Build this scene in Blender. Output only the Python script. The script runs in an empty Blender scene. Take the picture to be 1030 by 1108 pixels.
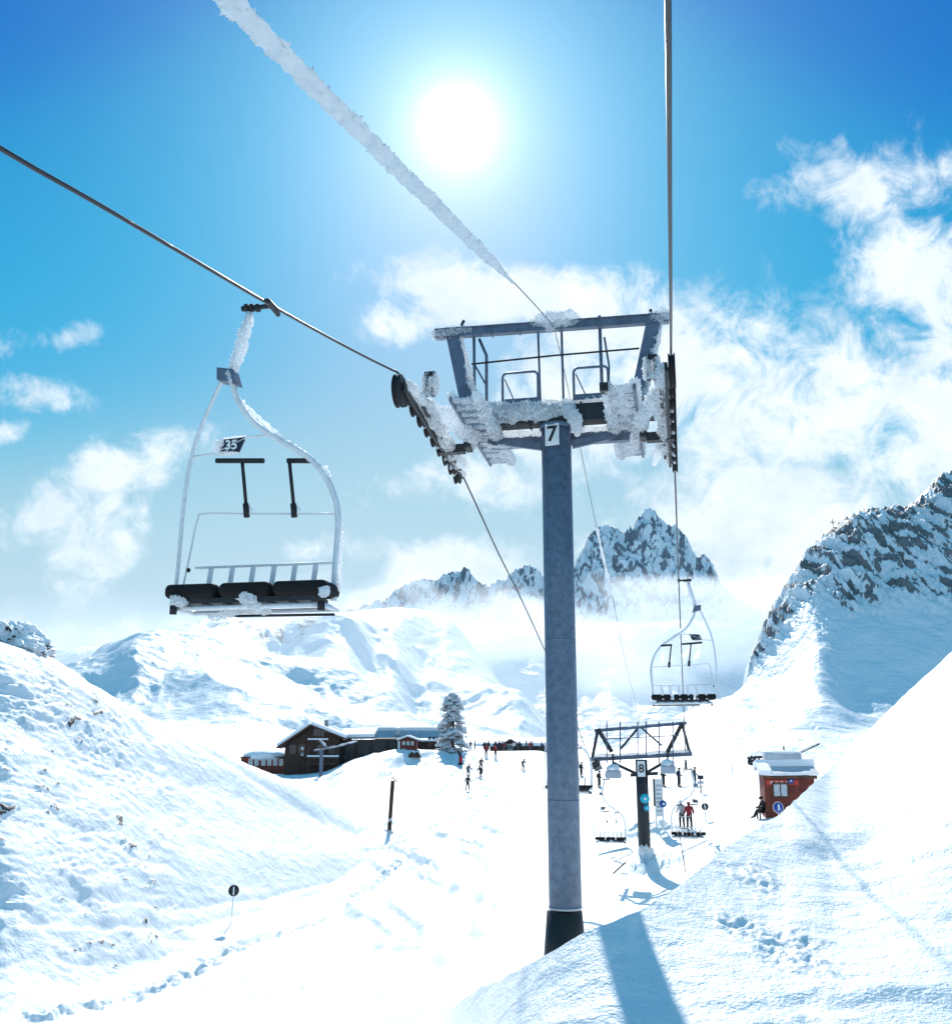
import bpy, bmesh, math, random
import numpy as np
from mathutils import Vector, Matrix, noise as mnoise
from mathutils.bvhtree import BVHTree

random.seed(7)
C = bpy.context.scene.collection
SC = bpy.context.scene
PI = math.pi

# ------------------------------------------------------------------ camera model
F, PITCH = 1050.0, math.radians(13.2)          # focal length in photo pixels, upward tilt
CP, SP = math.cos(PITCH), math.sin(PITCH)
AZ = math.radians(11.7)                         # the lift line runs 11.7 degrees right of straight ahead
U = Vector((math.sin(AZ), math.cos(AZ), 0))     # along the line
R = Vector((math.cos(AZ), -math.sin(AZ), 0))    # across the line
LAT, T7, T8 = -2.2926, 19.337, 56.3             # towers: offset across, distances along
GL, GR = -2.5, 2.41                             # ropes left and right of the towers
SUN_EL, SUN_AZ = math.radians(34.95), math.radians(-1.24)


def ray(px, py):
    x, y = (px - 515) / F, (554 - py) / F
    return Vector((x, CP - y * SP, SP + y * CP))


def P(px, py, Y):
    d = ray(px, py)
    return d * (Y / d.y)


def line_pt(t, lat, z):
    v = R * lat + U * t
    v.z = z
    return v


def local(px, py, org, du=0.0):
    """photo pixel -> (across, along, z) in a frame standing at org, on the plane du along the line"""
    d = ray(px, py)
    k = (org.dot(U) + du) / d.dot(U)
    q = d * k - org
    return Vector((q.dot(R), du, q.z))


# ------------------------------------------------------------------ numpy noise
def _h(ix, iy, seed):
    n = (ix.astype(np.int64) * 374761393 + iy.astype(np.int64) * 668265263 + seed * 974634777) & 0x7fffffff
    n = ((n ^ (n >> 13)) * 1274126177) & 0x7fffffff
    return (n ^ (n >> 16)) & 0xffff


def pn(x, y, seed=0):
    ix, iy = np.floor(x), np.floor(y)
    fx, fy = x - ix, y - iy
    u, v = fx * fx * fx * (fx * (fx * 6 - 15) + 10), fy * fy * fy * (fy * (fy * 6 - 15) + 10)
    r = []
    for dx in (0, 1):
        for dy in (0, 1):
            a = _h(ix + dx, iy + dy, seed) * (2 * PI / 65536)
            r.append(np.cos(a) * (fx - dx) + np.sin(a) * (fy - dy))
    return ((r[0] * (1 - u) + r[2] * u) * (1 - v) + (r[1] * (1 - u) + r[3] * u) * v) * 1.5


def fbm(x, y, seed=0, o=5, g=.5, ridged=False):
    s, a, t = 0, 1.0, 0
    for k in range(o):
        n = pn(x * 2 ** k + k * 17.3, y * 2 ** k - k * 9.1, seed + k)
        if ridged:
            n = 1 - 2 * np.abs(n)
        s = s + a * n
        t += a
        a *= g
    return s / t


def sst(a, b, x):
    t = np.clip((x - a) / (b - a), 0, 1)
    return t * t * (3 - 2 * t)


def pchip(xk, yk, x):
    """xk (n,), yk (n,m), x (k,) -> (k,m), monotone cubic"""
    h = np.diff(xk)[:, None]
    d = np.diff(yk, axis=0) / h
    m = np.zeros_like(yk)
    if len(xk) > 2:
        w1, w2 = 2 * h[1:] + h[:-1], h[1:] + 2 * h[:-1]
        ok = d[:-1] * d[1:] > 0
        with np.errstate(divide='ignore', invalid='ignore'):
            mm = (w1 + w2) / (w1 / d[:-1] + w2 / d[1:])
        m[1:-1] = np.where(ok, mm, 0)
    m[0], m[-1] = d[0], d[-1]
    i = np.clip(np.searchsorted(xk, x) - 1, 0, len(xk) - 2)
    t = ((x - xk[i]) / (xk[i + 1] - xk[i]))[:, None]
    hh = h[i]
    return ((2 * t ** 3 - 3 * t ** 2 + 1) * yk[i] + (t ** 3 - 2 * t ** 2 + t) * hh * m[i]
            + (-2 * t ** 3 + 3 * t ** 2) * yk[i + 1] + (t ** 3 - t ** 2) * hh * m[i + 1])


# ------------------------------------------------------------------ materials
M = {}


def nt(mat):
    n = mat.node_tree
    return n, n.nodes, n.links


def mat(name, col, rough=.6, metal=0.0, var=.0, vscale=8.0, bump=0.0, bscale=60.0, transl=0.0, col2=None):
    m = bpy.data.materials.new(name)
    m.use_nodes = True
    n, N, L = nt(m)
    b = N['Principled BSDF']
    b.inputs['Base Color'].default_value = (*col, 1)
    b.inputs['Roughness'].default_value = rough
    b.inputs['Metallic'].default_value = metal
    tc = N.new('ShaderNodeTexCoord')
    if var or col2:
        t = N.new('ShaderNodeTexNoise')
        t.inputs['Scale'].default_value = vscale
        t.inputs['Detail'].default_value = 6
        t.inputs['Roughness'].default_value = .65
        L.new(tc.outputs['Object'], t.inputs['Vector'])
        r = N.new('ShaderNodeValToRGB')
        r.color_ramp.elements[0].position, r.color_ramp.elements[1].position = .35, .68
        c2 = col2 if col2 else tuple(min(1, c * (1 + var)) for c in col)
        c1 = col if col2 else tuple(c * (1 - var) for c in col)
        r.color_ramp.elements[0].color = (*c1, 1)
        r.color_ramp.elements[1].color = (*c2, 1)
        L.new(t.outputs['Fac'], r.inputs['Fac'])
        L.new(r.outputs['Color'], b.inputs['Base Color'])
    if bump:
        t2 = N.new('ShaderNodeTexNoise')
        t2.inputs['Scale'].default_value = bscale
        t2.inputs['Detail'].default_value = 5
        L.new(tc.outputs['Object'], t2.inputs['Vector'])
        bp = N.new('ShaderNodeBump')
        bp.inputs['Strength'].default_value = bump
        bp.inputs['Distance'].default_value = .02
        L.new(t2.outputs['Fac'], bp.inputs['Height'])
        L.new(bp.outputs['Normal'], b.inputs['Normal'])
    if transl:
        tr = N.new('ShaderNodeBsdfTranslucent')
        tr.inputs['Color'].default_value = (*col, 1)
        mx = N.new('ShaderNodeMixShader')
        mx.inputs[0].default_value = transl
        L.new(b.outputs[0], mx.inputs[1])
        L.new(tr.outputs[0], mx.inputs[2])
        L.new(mx.outputs[0], N['Material Output'].inputs['Surface'])
    M[name] = m
    return m


mat('galvanised', (.12, .17, .24), .5, .25, .24, 7.0, .35, 50)
mat('painted_blue', (.11, .145, .205), .5, .2, .25, 3.0, .1, 40)
mat('dark_steel', (.025, .027, .032), .55, .3, .3, 6)
mat('grey_tube', (.74, .76, .78), .5, .0, .10, 14, .2, 60)
mat('rubber', (.012, .012, .014), .7)
mat('cushion', (.004, .004, .005), .9, 0, .4, 12, .3, 50)
mat('rope', (.05, .05, .055), .45, .6)
mat('rime', (.95, .96, .97), .8, 0, 0, 5, .6, 45, .8)
mat('thin_rime', (.96, .97, .98), .8, 0, 0, 5, .5, 30, .88)
mat('roof_snow', (.88, .90, .93), .8, 0, 0, 5, .25, 6)
mat('plate_white', (.75, .75, .74), .5, 0, .08, 4)
mat('black_paint', (.01, .01, .01), .5)
mat('plate_dark', (.012, .018, .035), .5)
mat('dark_wood', (.055, .026, .016), .8, 0, .5, 2.0, .4, 9)
mat('brown_wood', (.10, .045, .025), .8, 0, .5, 2.0, .4, 9)
mat('grey_wood', (.07, .06, .055), .8, 0, .4, 1.5, .4, 9)
mat('red_wood', (.19, .036, .02), .75, 0, .45, 1.6, .3, 9)
mat('window_dark', (.02, .025, .03), .12)
mat('window_pale', (.50, .55, .58), .2, 0, .25, 2)
mat('metal_roof', (.44, .47, .52), .5, .1, .15, 1)
mat('concrete', (.33, .33, .33), .9, 0, .2, 2)
mat('banner_red', (.55, .06, .04), .7, 0, .2, 3)
mat('red_cloth', (.45, .015, .02), .7)
mat('sign_blue', (.01, .06, .32), .45)
mat('sign_cyan', (.02, .45, .60), .45)
mat('white_paint', (.78, .78, .78), .5)
mat('bark', (.05, .04, .035), .9, 0, .4, 8)
mat('needles', (.035, .05, .05), .9, 0, .4, 5)
mat('skin', (.45, .25, .17), .6)
for nm, c in dict(jacket_black=(.010, .010, .012), jacket_red=(.30, .012, .02), jacket_navy=(.01, .018, .06), jacket_grey=(.10, .11, .12),
                  jacket_brown=(.06, .03, .02), jacket_white=(.6, .6, .6), trousers_black=(.010, .010, .012), trousers_grey=(.07, .075, .08)).items():
    mat(nm, c, .8)


def snow_material(name, rock_cols, fine_scale, fine_dist, coarse_scale, coarse_dist, rock_slope=None, rock_noise=None):
    m = bpy.data.materials.new(name)
    m.use_nodes = True
    n, N, L = nt(m)
    b = N['Principled BSDF']
    b.inputs['Roughness'].default_value = .55
    b.inputs['Specular IOR Level'].default_value = .4
    tc = N.new('ShaderNodeTexCoord')
    def nz(scale, det=6, rough=.6):
        t = N.new('ShaderNodeTexNoise')
        t.inputs['Scale'].default_value = scale
        t.inputs['Detail'].default_value = det
        t.inputs['Roughness'].default_value = rough
        L.new(tc.outputs['Object'], t.inputs['Vector'])
        return t
    b1 = N.new('ShaderNodeBump')
    b1.inputs['Strength'].default_value = 1
    b1.inputs['Distance'].default_value = coarse_dist
    L.new(nz(coarse_scale).outputs['Fac'], b1.inputs['Height'])
    b2 = N.new('ShaderNodeBump')
    b2.inputs['Strength'].default_value = 1
    b2.inputs['Distance'].default_value = fine_dist
    L.new(nz(fine_scale, 3).outputs['Fac'], b2.inputs['Height'])
    L.new(b1.outputs['Normal'], b2.inputs['Normal'])
    L.new(b2.outputs['Normal'], b.inputs['Normal'])
    sn = N.new('ShaderNodeValToRGB')
    sn.color_ramp.elements[0].position, sn.color_ramp.elements[1].position = .3, .7
    sn.color_ramp.elements[0].color = (.86, .88, .90, 1)
    sn.color_ramp.elements[1].color = (.91, .92, .93, 1)
    L.new(nz(coarse_scale * .6).outputs['Fac'], sn.inputs['Fac'])
    at = N.new('ShaderNodeAttribute')
    at.attribute_name = 'rock'
    rc = N.new('ShaderNodeValToRGB')
    rc.color_ramp.elements[0].position, rc.color_ramp.elements[1].position = .3, .7
    rc.color_ramp.elements[0].color = (*rock_cols[0], 1)
    rc.color_ramp.elements[1].color = (*rock_cols[1], 1)
    L.new(nz(coarse_scale * 2).outputs['Fac'], rc.inputs['Fac'])
    # rock shows where the attribute beats a fine noise, so the snow line is ragged
    ad = N.new('ShaderNodeMath')
    ad.operation = 'ADD'
    L.new(at.outputs['Fac'], ad.inputs[0])
    sc_ = N.new('ShaderNodeMath')
    sc_.operation = 'MULTIPLY_ADD'
    L.new(nz(rock_noise or coarse_scale * 3, 7, .7).outputs['Fac'], sc_.inputs[0])
    sc_.inputs[1].default_value, sc_.inputs[2].default_value = 1.4, -.7
    L.new(sc_.outputs[0], ad.inputs[1])
    th = N.new('ShaderNodeMapRange')
    th.inputs['From Min'].default_value, th.inputs['From Max'].default_value = .46, .56
    L.new(ad.outputs[0], th.inputs['Value'])
    mx = N.new('ShaderNodeMix')
    mx.data_type = 'RGBA'
    L.new(th.outputs[0], mx.inputs['Factor'])
    L.new(sn.outputs['Color'], mx.inputs['A'])
    L.new(rc.outputs['Color'], mx.inputs['B'])
    L.new(mx.outputs['Result'], b.inputs['Base Color'])
    M[name] = m
    return m


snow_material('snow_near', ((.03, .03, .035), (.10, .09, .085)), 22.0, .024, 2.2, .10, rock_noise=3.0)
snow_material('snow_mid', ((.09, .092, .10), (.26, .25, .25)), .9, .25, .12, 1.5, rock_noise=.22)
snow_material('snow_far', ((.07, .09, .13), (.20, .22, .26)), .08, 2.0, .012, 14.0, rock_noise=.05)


# ------------------------------------------------------------------ object helpers
def tag(o, label=None, cat=None, group=None, kind=None):
    if label: o['label'] = label
    if cat: o['category'] = cat
    if group: o['group'] = group
    if kind: o['kind'] = kind
    return o


def empty(name, loc, rz=0.0):
    o = bpy.data.objects.new(name, None)
    o.empty_display_size = .2
    C.objects.link(o)
    o.location = loc
    o.rotation_euler = (0, 0, rz)
    return o


def link(name, me, parent=None, loc=None, rz=None):
    o = bpy.data.objects.new(name, me)
    C.objects.link(o)
    if parent is not None: o.parent = parent
    if loc is not None: o.location = loc
    if rz is not None: o.rotation_euler = (0, 0, rz)
    return o


FROST = .9


class MB:
    """collects shapes, builds ONE mesh"""
    def __init__(s):
        s.v, s.f, s.m, s.sm = [], [], [], []

    def add(s, vs, fs, mi=0, smooth=False):
        b = len(s.v)
        s.v += [tuple(v) for v in vs]
        for f in fs:
            s.f.append(tuple(i + b for i in f))
            s.m.append(mi)
            s.sm.append(smooth)
        return s

    def box(s, x0, x1, y0, y1, z0, z1, mi=0, T=None, bev=0.0):
        if bev:
            return s.rbox(x0, x1, y0, y1, z0, z1, bev, mi, T)
        vs = [Vector((x, y, z)) for z in (z0, z1) for y in (y0, y1) for x in (x0, x1)]
        if T: vs = [T @ v for v in vs]
        return s.add(vs, [(0, 2, 3, 1), (4, 5, 7, 6), (0, 1, 5, 4), (2, 6, 7, 3), (0, 4, 6, 2), (1, 3, 7, 5)], mi)

    def rbox(s, x0, x1, y0, y1, z0, z1, bev, mi=0, T=None, seg=2):
        bm = bmesh.new()
        bmesh.ops.create_cube(bm, size=1)
        for v in bm.verts:
            v.co = Vector((x0 + (v.co.x + .5) * (x1 - x0), y0 + (v.co.y + .5) * (y1 - y0), z0 + (v.co.z + .5) * (z1 - z0)))
        bmesh.ops.bevel(bm, geom=bm.edges[:], offset=bev, segments=seg, profile=.5, affect='EDGES')
        bm.verts.index_update()
        vs = [T @ v.co if T else v.co.copy() for v in bm.verts]
        s.add(vs, [[v.index for v in f.verts] for f in bm.faces], mi, seg > 2)
        bm.free()
        return s

    def prism(s, poly, y0, y1, mi=0, T=None):
        """poly in (x,z), extruded along y"""
        n = len(poly)
        vs = [Vector((x, y0, z)) for x, z in poly] + [Vector((x, y1, z)) for x, z in poly]
        if T: vs = [T @ v for v in vs]
        fs = [tuple(range(n)), tuple(range(2 * n - 1, n - 1, -1))] + [(i, i + n, (i + 1) % n + n, (i + 1) % n) for i in range(n)]
        return s.add(vs, fs, mi)

    def tube(s, pts, r, n=10, mi=0, caps=True, closed=False):
        pts = [Vector(p) for p in pts]
        k = len(pts)
        rs = r if isinstance(r, (list, tuple)) else [r] * k
        ref = None
        rings = []
        for i, p in enumerate(pts):
            a = pts[i - 1] if (i > 0 or closed) else p
            b = pts[(i + 1) % k] if (i < k - 1 or closed) else p
            t = (b - a).normalized()
            if ref is None:
                ref = t.orthogonal().normalized()
            else:
                ref = (ref - t * ref.dot(t)).normalized()
            w = t.cross(ref)
            rings.append([p + (ref * math.cos(2 * PI * j / n) + w * math.sin(2 * PI * j / n)) * rs[i] for j in range(n)])
        vs = [v for q in rings for v in q]
        fs = []
        for i in range(k if closed else k - 1):
            i2 = (i + 1) % k
            for j in range(n):
                fs.append((i * n + j, i * n + (j + 1) % n, i2 * n + (j + 1) % n, i2 * n + j))
        if caps and not closed:
            fs.append(tuple(range(n - 1, -1, -1)))
            fs.append(tuple(range((k - 1) * n, k * n)))
        return s.add(vs, fs, mi, True)

    def bar(s, a, b, w, h, mi=0, up=Vector((0, 0, 1))):
        """rectangular bar from a to b"""
        a, b = Vector(a), Vector(b)
        t = (b - a).normalized()
        x = t.cross(up)
        if x.length < 1e-4: x = Vector((1, 0, 0))
        x.normalize()
        z = x.cross(t)
        vs = []
        for p in (a, b):
            for sx, sz in ((-1, -1), (1, -1), (1, 1), (-1, 1)):
                vs.append(p + x * (sx * w / 2) + z * (sz * h / 2))
        return s.add(vs, [(3, 2, 1, 0), (4, 5, 6, 7), (0, 1, 5, 4), (1, 2, 6, 5), (2, 3, 7, 6), (3, 0, 4, 7)], mi)

    def disc(s, c, axis, r, th, n=24, mi=0):
        c, a = Vector(c), Vector(axis).normalized()
        return s.tube([c - a * th / 2, c + a * th / 2], r, n, mi)

    def lump(s, pts, rs, n=14, amp=.35, freq=3.0, seed=0, mi=0, flat=None, step=None, feather=.42):
        """irregular frost coat along a path"""
        pts = [Vector(p) for p in pts]
        if not isinstance(rs, (list, tuple)): rs = [rs] * len(pts)
        step = step or max(.02, min(rs) * .4)
        n = int(n * 1.4)
        q, qr = [], []
        for i in range(len(pts) - 1):
            m = max(1, int((pts[i + 1] - pts[i]).length / step))
            for j in range(m):
                q.append(pts[i].lerp(pts[i + 1], j / m))
                qr.append(rs[i] + (rs[i + 1] - rs[i]) * j / m)
        q.append(pts[-1])
        qr.append(rs[-1])
        b = MB()
        b.tube(q, qr, n)
        out = []
        for i, p in enumerate(q):
            e = min(i, len(q) - 1 - i)
            cap = .35 if e == 0 else (.8 if e == 1 else 1)
            for j in range(n):
                d = Vector(b.v[i * n + j]) - p
                f = (1 + amp * (mnoise.noise(b_ := (p + d) * freq + Vector((seed * 3.7, 0, 0))) * 1.3 + mnoise.noise(b_ * 2.7) * .9 + mnoise.noise(b_ * 6.1) * .8)) * FROST
                d = d * max(.25, f) * cap
                if flat: d = Vector((d.x * flat[0], d.y * flat[1], d.z * flat[2]))
                out.append(p + d)
        if step > .09:
            return s.add(out, b.f, mi, True)
        # feathers: pull the middle of many faces out into small crystals
        rr = random.Random(int(seed * 131) + len(out))
        wind = Vector((-.35, -.8, .25))
        fs = []
        for f_ in b.f:
            if len(f_) == 4 and rr.random() < feather:
                c = sum((out[i] for i in f_), Vector()) / 4
                nrm = (out[f_[2]] - out[f_[0]]).cross(out[f_[3]] - out[f_[1]])
                sz = math.sqrt(max(1e-9, nrm.length))
                nrm.normalize()
                out.append(c + (nrm + wind * .5) * sz * (.25 + .75 * rr.random() ** 2))
                k_ = len(out) - 1
                fs += [(f_[0], f_[1], k_), (f_[1], f_[2], k_), (f_[2], f_[3], k_), (f_[3], f_[0], k_)]
            else:
                fs.append(f_)
        return s.add(out, fs, mi, feather < .2)

    def blob(s, c, rad, amp=.3, freq=3.0, seed=0, sub=3, mi=0, smooth=True):
        bm = bmesh.new()
        bmesh.ops.create_icosphere(bm, subdivisions=sub, radius=1)
        c, rad = Vector(c), Vector(rad)
        vs = []
        for v in bm.verts:
            d = v.co.copy()
            w = Vector((d.x * rad.x, d.y * rad.y, d.z * rad.z))
            f = 1 + amp * (mnoise.noise((c + w) * freq + Vector((seed, seed, 0))) + .6 * mnoise.noise((c + w) * freq * 2.6))
            vs.append(c + w * max(.3, f))
        bm.verts.index_update()
        s.add(vs, [[v.index for v in f.verts] for f in bm.faces], mi, smooth)
        bm.free()
        return s

    def mesh(s, name, mats):
        me = bpy.data.meshes.new(name)
        me.from_pydata(s.v, [], s.f)
        for m_ in (mats if isinstance(mats, (list, tuple)) else [mats]):
            me.materials.append(M[m_] if isinstance(m_, str) else m_)
        me.polygons.foreach_set('material_index', s.m)
        me.polygons.foreach_set('use_smooth', s.sm)
        me.update()
        return me

    def build(s, name, mats, parent=None, loc=None, rz=None):
        return link(name, s.mesh(name, mats), parent, loc, rz)


def curve_pts(pts, n=8):
    """Catmull-Rom through pts"""
    pts = [Vector(p) for p in pts]
    q = [pts[0] * 2 - pts[1]] + pts + [pts[-1] * 2 - pts[-2]]
    out = []
    for i in range(1, len(q) - 2):
        for j in range(n):
            t = j / n
            out.append(.5 * ((2 * q[i]) + (q[i + 1] - q[i - 1]) * t + (2 * q[i - 1] - 5 * q[i] + 4 * q[i + 1] - q[i + 2]) * t * t
                             + (3 * q[i] - q[i - 1] - 3 * q[i + 1] + q[i + 2]) * t ** 3))
    out.append(pts[-1])
    return out


def text_mesh(txt, size, depth, matname, bold=.0):
    cu = bpy.data.curves.new('numeral', 'FONT')
    cu.body = txt
    cu.size = size
    cu.extrude = depth
    cu.offset = bold
    cu.align_x = 'CENTER'
    cu.align_y = 'CENTER'
    o = bpy.data.objects.new('numeral', cu)
    C.objects.link(o)
    bpy.context.view_layer.update()
    me = bpy.data.meshes.new_from_object(o.evaluated_get(bpy.context.evaluated_depsgraph_get()))
    bpy.data.objects.remove(o)
    me.materials.clear()
    me.materials.append(M[matname])
    return me


def copy_tree(o, parent=None):
    c = o.copy()
    C.objects.link(c)
    c.parent = parent
    for ch in [x for x in C.objects if x.parent == o]:
        copy_tree(ch, c)
    return c


# ================================================================== SETTING: terrain
def loft(name, lines, sg, rows, matname, disp, label, back=None, straight=()):
    lnY, Q = [], []
    for ln in lines:
        ks, ky, kq = [], [], []
        for px, py, Y in ln:
            if isinstance(py, tuple):
                q = py[1] / Y
                py = 554 - F * (q * CP - SP) / (CP + q * SP)
            d = ray(px, py)
            ks.append(d.x / d.y)
            kq.append(d.z / d.y)
            ky.append(math.log(Y))
        o = np.argsort(ks)
        ks, kv = np.array(ks)[o], np.stack([np.array(ky)[o], np.array(kq)[o]], 1)
        keep = np.concatenate([[True], np.diff(ks) > 1e-4])
        ks, kv = ks[keep], kv[keep]
        val = pchip(ks, kv, np.clip(sg, ks[0], ks[-1]))
        lnY.append(val[:, 0])
        Q.append(val[:, 1])
    lnY, Q = np.array(lnY), np.array(Q)
    for i in range(1, len(lnY)):
        lnY[i] = np.maximum(lnY[i], lnY[i - 1] + .004)
    tk = np.arange(len(lines), dtype=float)
    tt = np.concatenate([np.linspace(i, i + 1, rows[i], endpoint=False) for i in range(len(lines) - 1)] + [[len(lines) - 1.0]])
    Yg = np.exp(pchip(tk, lnY, tt))
    Zg = pchip(tk, Q, tt) * Yg
    for i in straight:          # straight slopes between these lines
        m = (tt >= i) & (tt <= i + 1)
        f_ = (tt[m] - i)[:, None]
        ya, yb = np.exp(lnY[i])[None, :], np.exp(lnY[i + 1])[None, :]
        Yg[m] = ya * (1 - f_) + yb * f_
        Zg[m] = (Q[i][None, :] * ya) * (1 - f_) + (Q[i + 1][None, :] * yb) * f_
    Xg = sg[None, :] * Yg
    Tg = np.repeat(tt[:, None], len(sg), 1)
    dz, rock = disp(Xg, Yg, Zg, Tg, np.repeat(sg[None, :], len(tt), 0))
    Zg = Zg + dz
    nr, nc = Zg.shape
    if back is not None:       # a flat apron behind the camera
        Xg = np.concatenate([np.linspace(-200, 200, nc)[None, :], Xg]); Yg = np.concatenate([np.full((1, nc), -150.0), Yg])
        Zg = np.concatenate([np.full((1, nc), back), Zg]); rock = np.concatenate([np.zeros((1, nc)), rock])
        nr += 1
    co = np.stack([Xg, Yg, Zg], -1).reshape(-1, 3)
    idx = np.arange(nr * nc).reshape(nr, nc)
    fc = np.stack([idx[:-1, :-1], idx[:-1, 1:], idx[1:, 1:], idx[1:, :-1]], -1).reshape(-1, 4)
    me = bpy.data.meshes.new(name)
    me.vertices.add(len(co))
    me.vertices.foreach_set('co', co.astype(np.float32).ravel())
    me.loops.add(len(fc) * 4)
    me.polygons.add(len(fc))
    me.polygons.foreach_set('loop_start', np.arange(0, len(fc) * 4, 4, dtype=np.int32))
    me.loops.foreach_set('vertex_index', fc.astype(np.int32).ravel())
    me.update(calc_edges=True)
    me.polygons.foreach_set('use_smooth', np.ones(len(fc), bool))
    a = me.attributes.new('rock', 'FLOAT', 'POINT')
    a.data.foreach_set('value', np.clip(rock, 0, 1).astype(np.float32).ravel())
    me.materials.append(M[matname])
    o = link(name, me)
    tag(o, label, kind='structure')
    return o, co, fc


Z = lambda z: ('z', z)
gnd_lines = [
    [(-900, Z(-4.0), 3.0), (-300, Z(-4), 3), (1500, Z(-3.0), 3.0), (2200, Z(-2.5), 3)],
    # A bottom edge of the picture
    [(-900, Z(-6), 22), (-300, 1125, 26), (0, 1112, 29), (300, 1112, 29), (400, 1110, 26), (470, 1112, 18), (530, 1112, 13.0), (600, 1110, 11.6), (700, 1110, 11.0), (860, 1110, 10.5), (1030, 1110, 10.3), (1300, 1110, 10.3), (2200, Z(-1.0), 10)],
    # B crest of the near snow bank (right), valley floor (left)
    [(-900, Z(-4), 24), (-300, 1105, 28), (0, 1098, 30.2), (300, 1088, 33), (400, 1084, 31), (470, 1094, 21), (530, 1068, 15.2), (590, 1037, 13.3), (632, 1013, 13.0), (672, 997, 13.0), (695, 987, 13.4), (740, 955, 14.6), (790, 915, 16.8), (845, 885, 19.5), (862, 868, 21), (880, 848, 23.5), (900, 830, 27), (960, 770, 36), (1030, 705, 42), (1300, 500, 50), (2200, Z(25), 60)],
    # C hollow behind it
    [(-900, Z(-2), 26), (-300, 1085, 29.5), (0, 1078, 31.2), (100, 1086, 33), (200, 1062, 36), (300, 1042, 38), (400, 1020, 42), (470, Z(-7.6), 33), (530, Z(-5.6), 24), (590, Z(-4.5), 20.5), (632, Z(-4.3), 20), (672, Z(-4.8), 22), (740, Z(-5.6), 28), (790, Z(-6.0), 32), (860, Z(-5.6), 38), (960, Z(-2.0), 52), (1030, Z(0), 56), (1300, Z(8), 60), (2200, Z(20), 80)],
    # D foot of the left hill, tower 8 foot
    [(-900, Z(2), 28), (-300, 1040, 31), (0, 1052, 32.5), (100, 1070, 35), (200, 1032, 41), (240, 1010, 44), (300, 985, 50), (400, 945, 62), (450, 940, 62), (520, 945, 60), (600, 945, 58), (697, 944, 55.7), (740, 925, 57), (800, 900, 58), (860, 897, 59), (960, Z(-4.0), 64), (1030, Z(-2), 70), (1300, Z(4), 85), (2200, Z(15), 110)],
    # E
    [(-900, Z(8), 33), (-300, 860, 34), (0, 899, 37), (100, 926, 40.7), (200, 928, 47.3), (300, 923, 56.3), (400, 922, 68.3), (450, 906, 78), (520, 880, 92), (600, 882, 88), (697, 892, 72), (740, 893, 71), (800, 886, 66), (860, 880, 64), (960, 872, 76), (1030, 865, 90), (1300, Z(0), 110), (2200, Z(12), 140)],
    # F
    [(-900, Z(14), 38), (-300, 720, 37), (0, 783, 41.5), (100, 821, 46.3), (200, 854, 53.6), (300, 876, 62.7), (400, 905, 74.7), (450, 886, 91), (520, 850, 122), (600, 853, 115), (697, 858, 88), (740, 858, 86), (800, 858, 82), (860, 858, 80), (1030, 850, 105), (1300, Z(2), 130), (2200, Z(10), 170)],
    # G crest of the left hill
    [(-900, Z(20), 44), (-300, 520, 41), (0, 694, 46), (50, 712, 48.5), (100, 740, 52), (150, 768, 56), (200, 795, 60), (260, 822, 65), (330, 854, 72), (400, 889, 81), (450, 868, 102), (520, 824, 142), (600, 828, 138), (640, 838, 125), (697, 846, 106), (740, 846, 102), (800, 842, 100), (860, 838, 100), (1030, 828, 130), (1300, Z(4), 150), (2200, Z(12), 200)],
    # H behind the hill / brow of the piste
    [(-900, Z(12), 60), (-300, Z(6), 56), (0, Z(-1), 60), (100, Z(-3), 68), (200, Z(-4.5), 78), (260, Z(-5.5), 86), (330, Z(-6.0), 98), (400, 866, 112), (440, 834, 134), (520, 813, 150), (580, 813, 152), (640, 833, 150), (697, 837, 140), (800, 834, 130), (860, 832, 130), (1030, 822, 150), (2200, Z(16), 240)],
    # I ground of the chalets
    [(-900, Z(2), 140), (0, Z(-4.5), 140), (200, Z(-4.5), 141), (310, 839, 141), (350, 836, 142), (375, 826, 142), (410, 816, 143.5), (440, 812, 144.5), (480, 812.5, 152), (520, 815, 162), (580, 815, 165), (640, Z(-4.5), 175), (697, Z(-5), 170), (860, Z(-5), 165), (1030, Z(-4), 170), (2200, Z(6), 260)],
    [(-900, Z(-6), 230), (520, Z(-7), 240), (640, Z(-10), 250), (2200, Z(-10), 330)],
    [(-900, Z(-30), 9000), (2200, Z(-30), 9000)],
]
def _mid(la, lb, w):
    # points on lb pulled w of the way back along the slope towards la
    def zq(px, py, Y):
        if isinstance(py, tuple): return py[1]
        return P(px, py, Y).z
    pa = sorted((px, zq(px, py, Y), Y) for px, py, Y in la)
    xs = [p[0] for p in pa]
    out = []
    for px, py, Y in lb:
        za, ya = float(np.interp(px, xs, [p[1] for p in pa])), float(np.interp(px, xs, [p[2] for p in pa]))
        if px < 500:
            w_ = w * .5
        else:
            w_ = w
        out.append((px, ('z', zq(px, py, Y) * (1 - w_) + za * w_), Y * (1 - w_) + ya * w_))
    return out


_m1, _m2 = _mid(gnd_lines[1], gnd_lines[2], .5), _mid(gnd_lines[1], gnd_lines[2], .12)
gnd_lines.insert(2, _m1)
gnd_lines.insert(3, _m2)
px2s = lambda px: (px - 515) / 1050 / .985
sg_main = np.concatenate([np.linspace(-1.7, -.62, 70, endpoint=False), np.linspace(-.62, .62, 900, endpoint=False), np.linspace(.62, 1.7, 70)])


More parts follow.
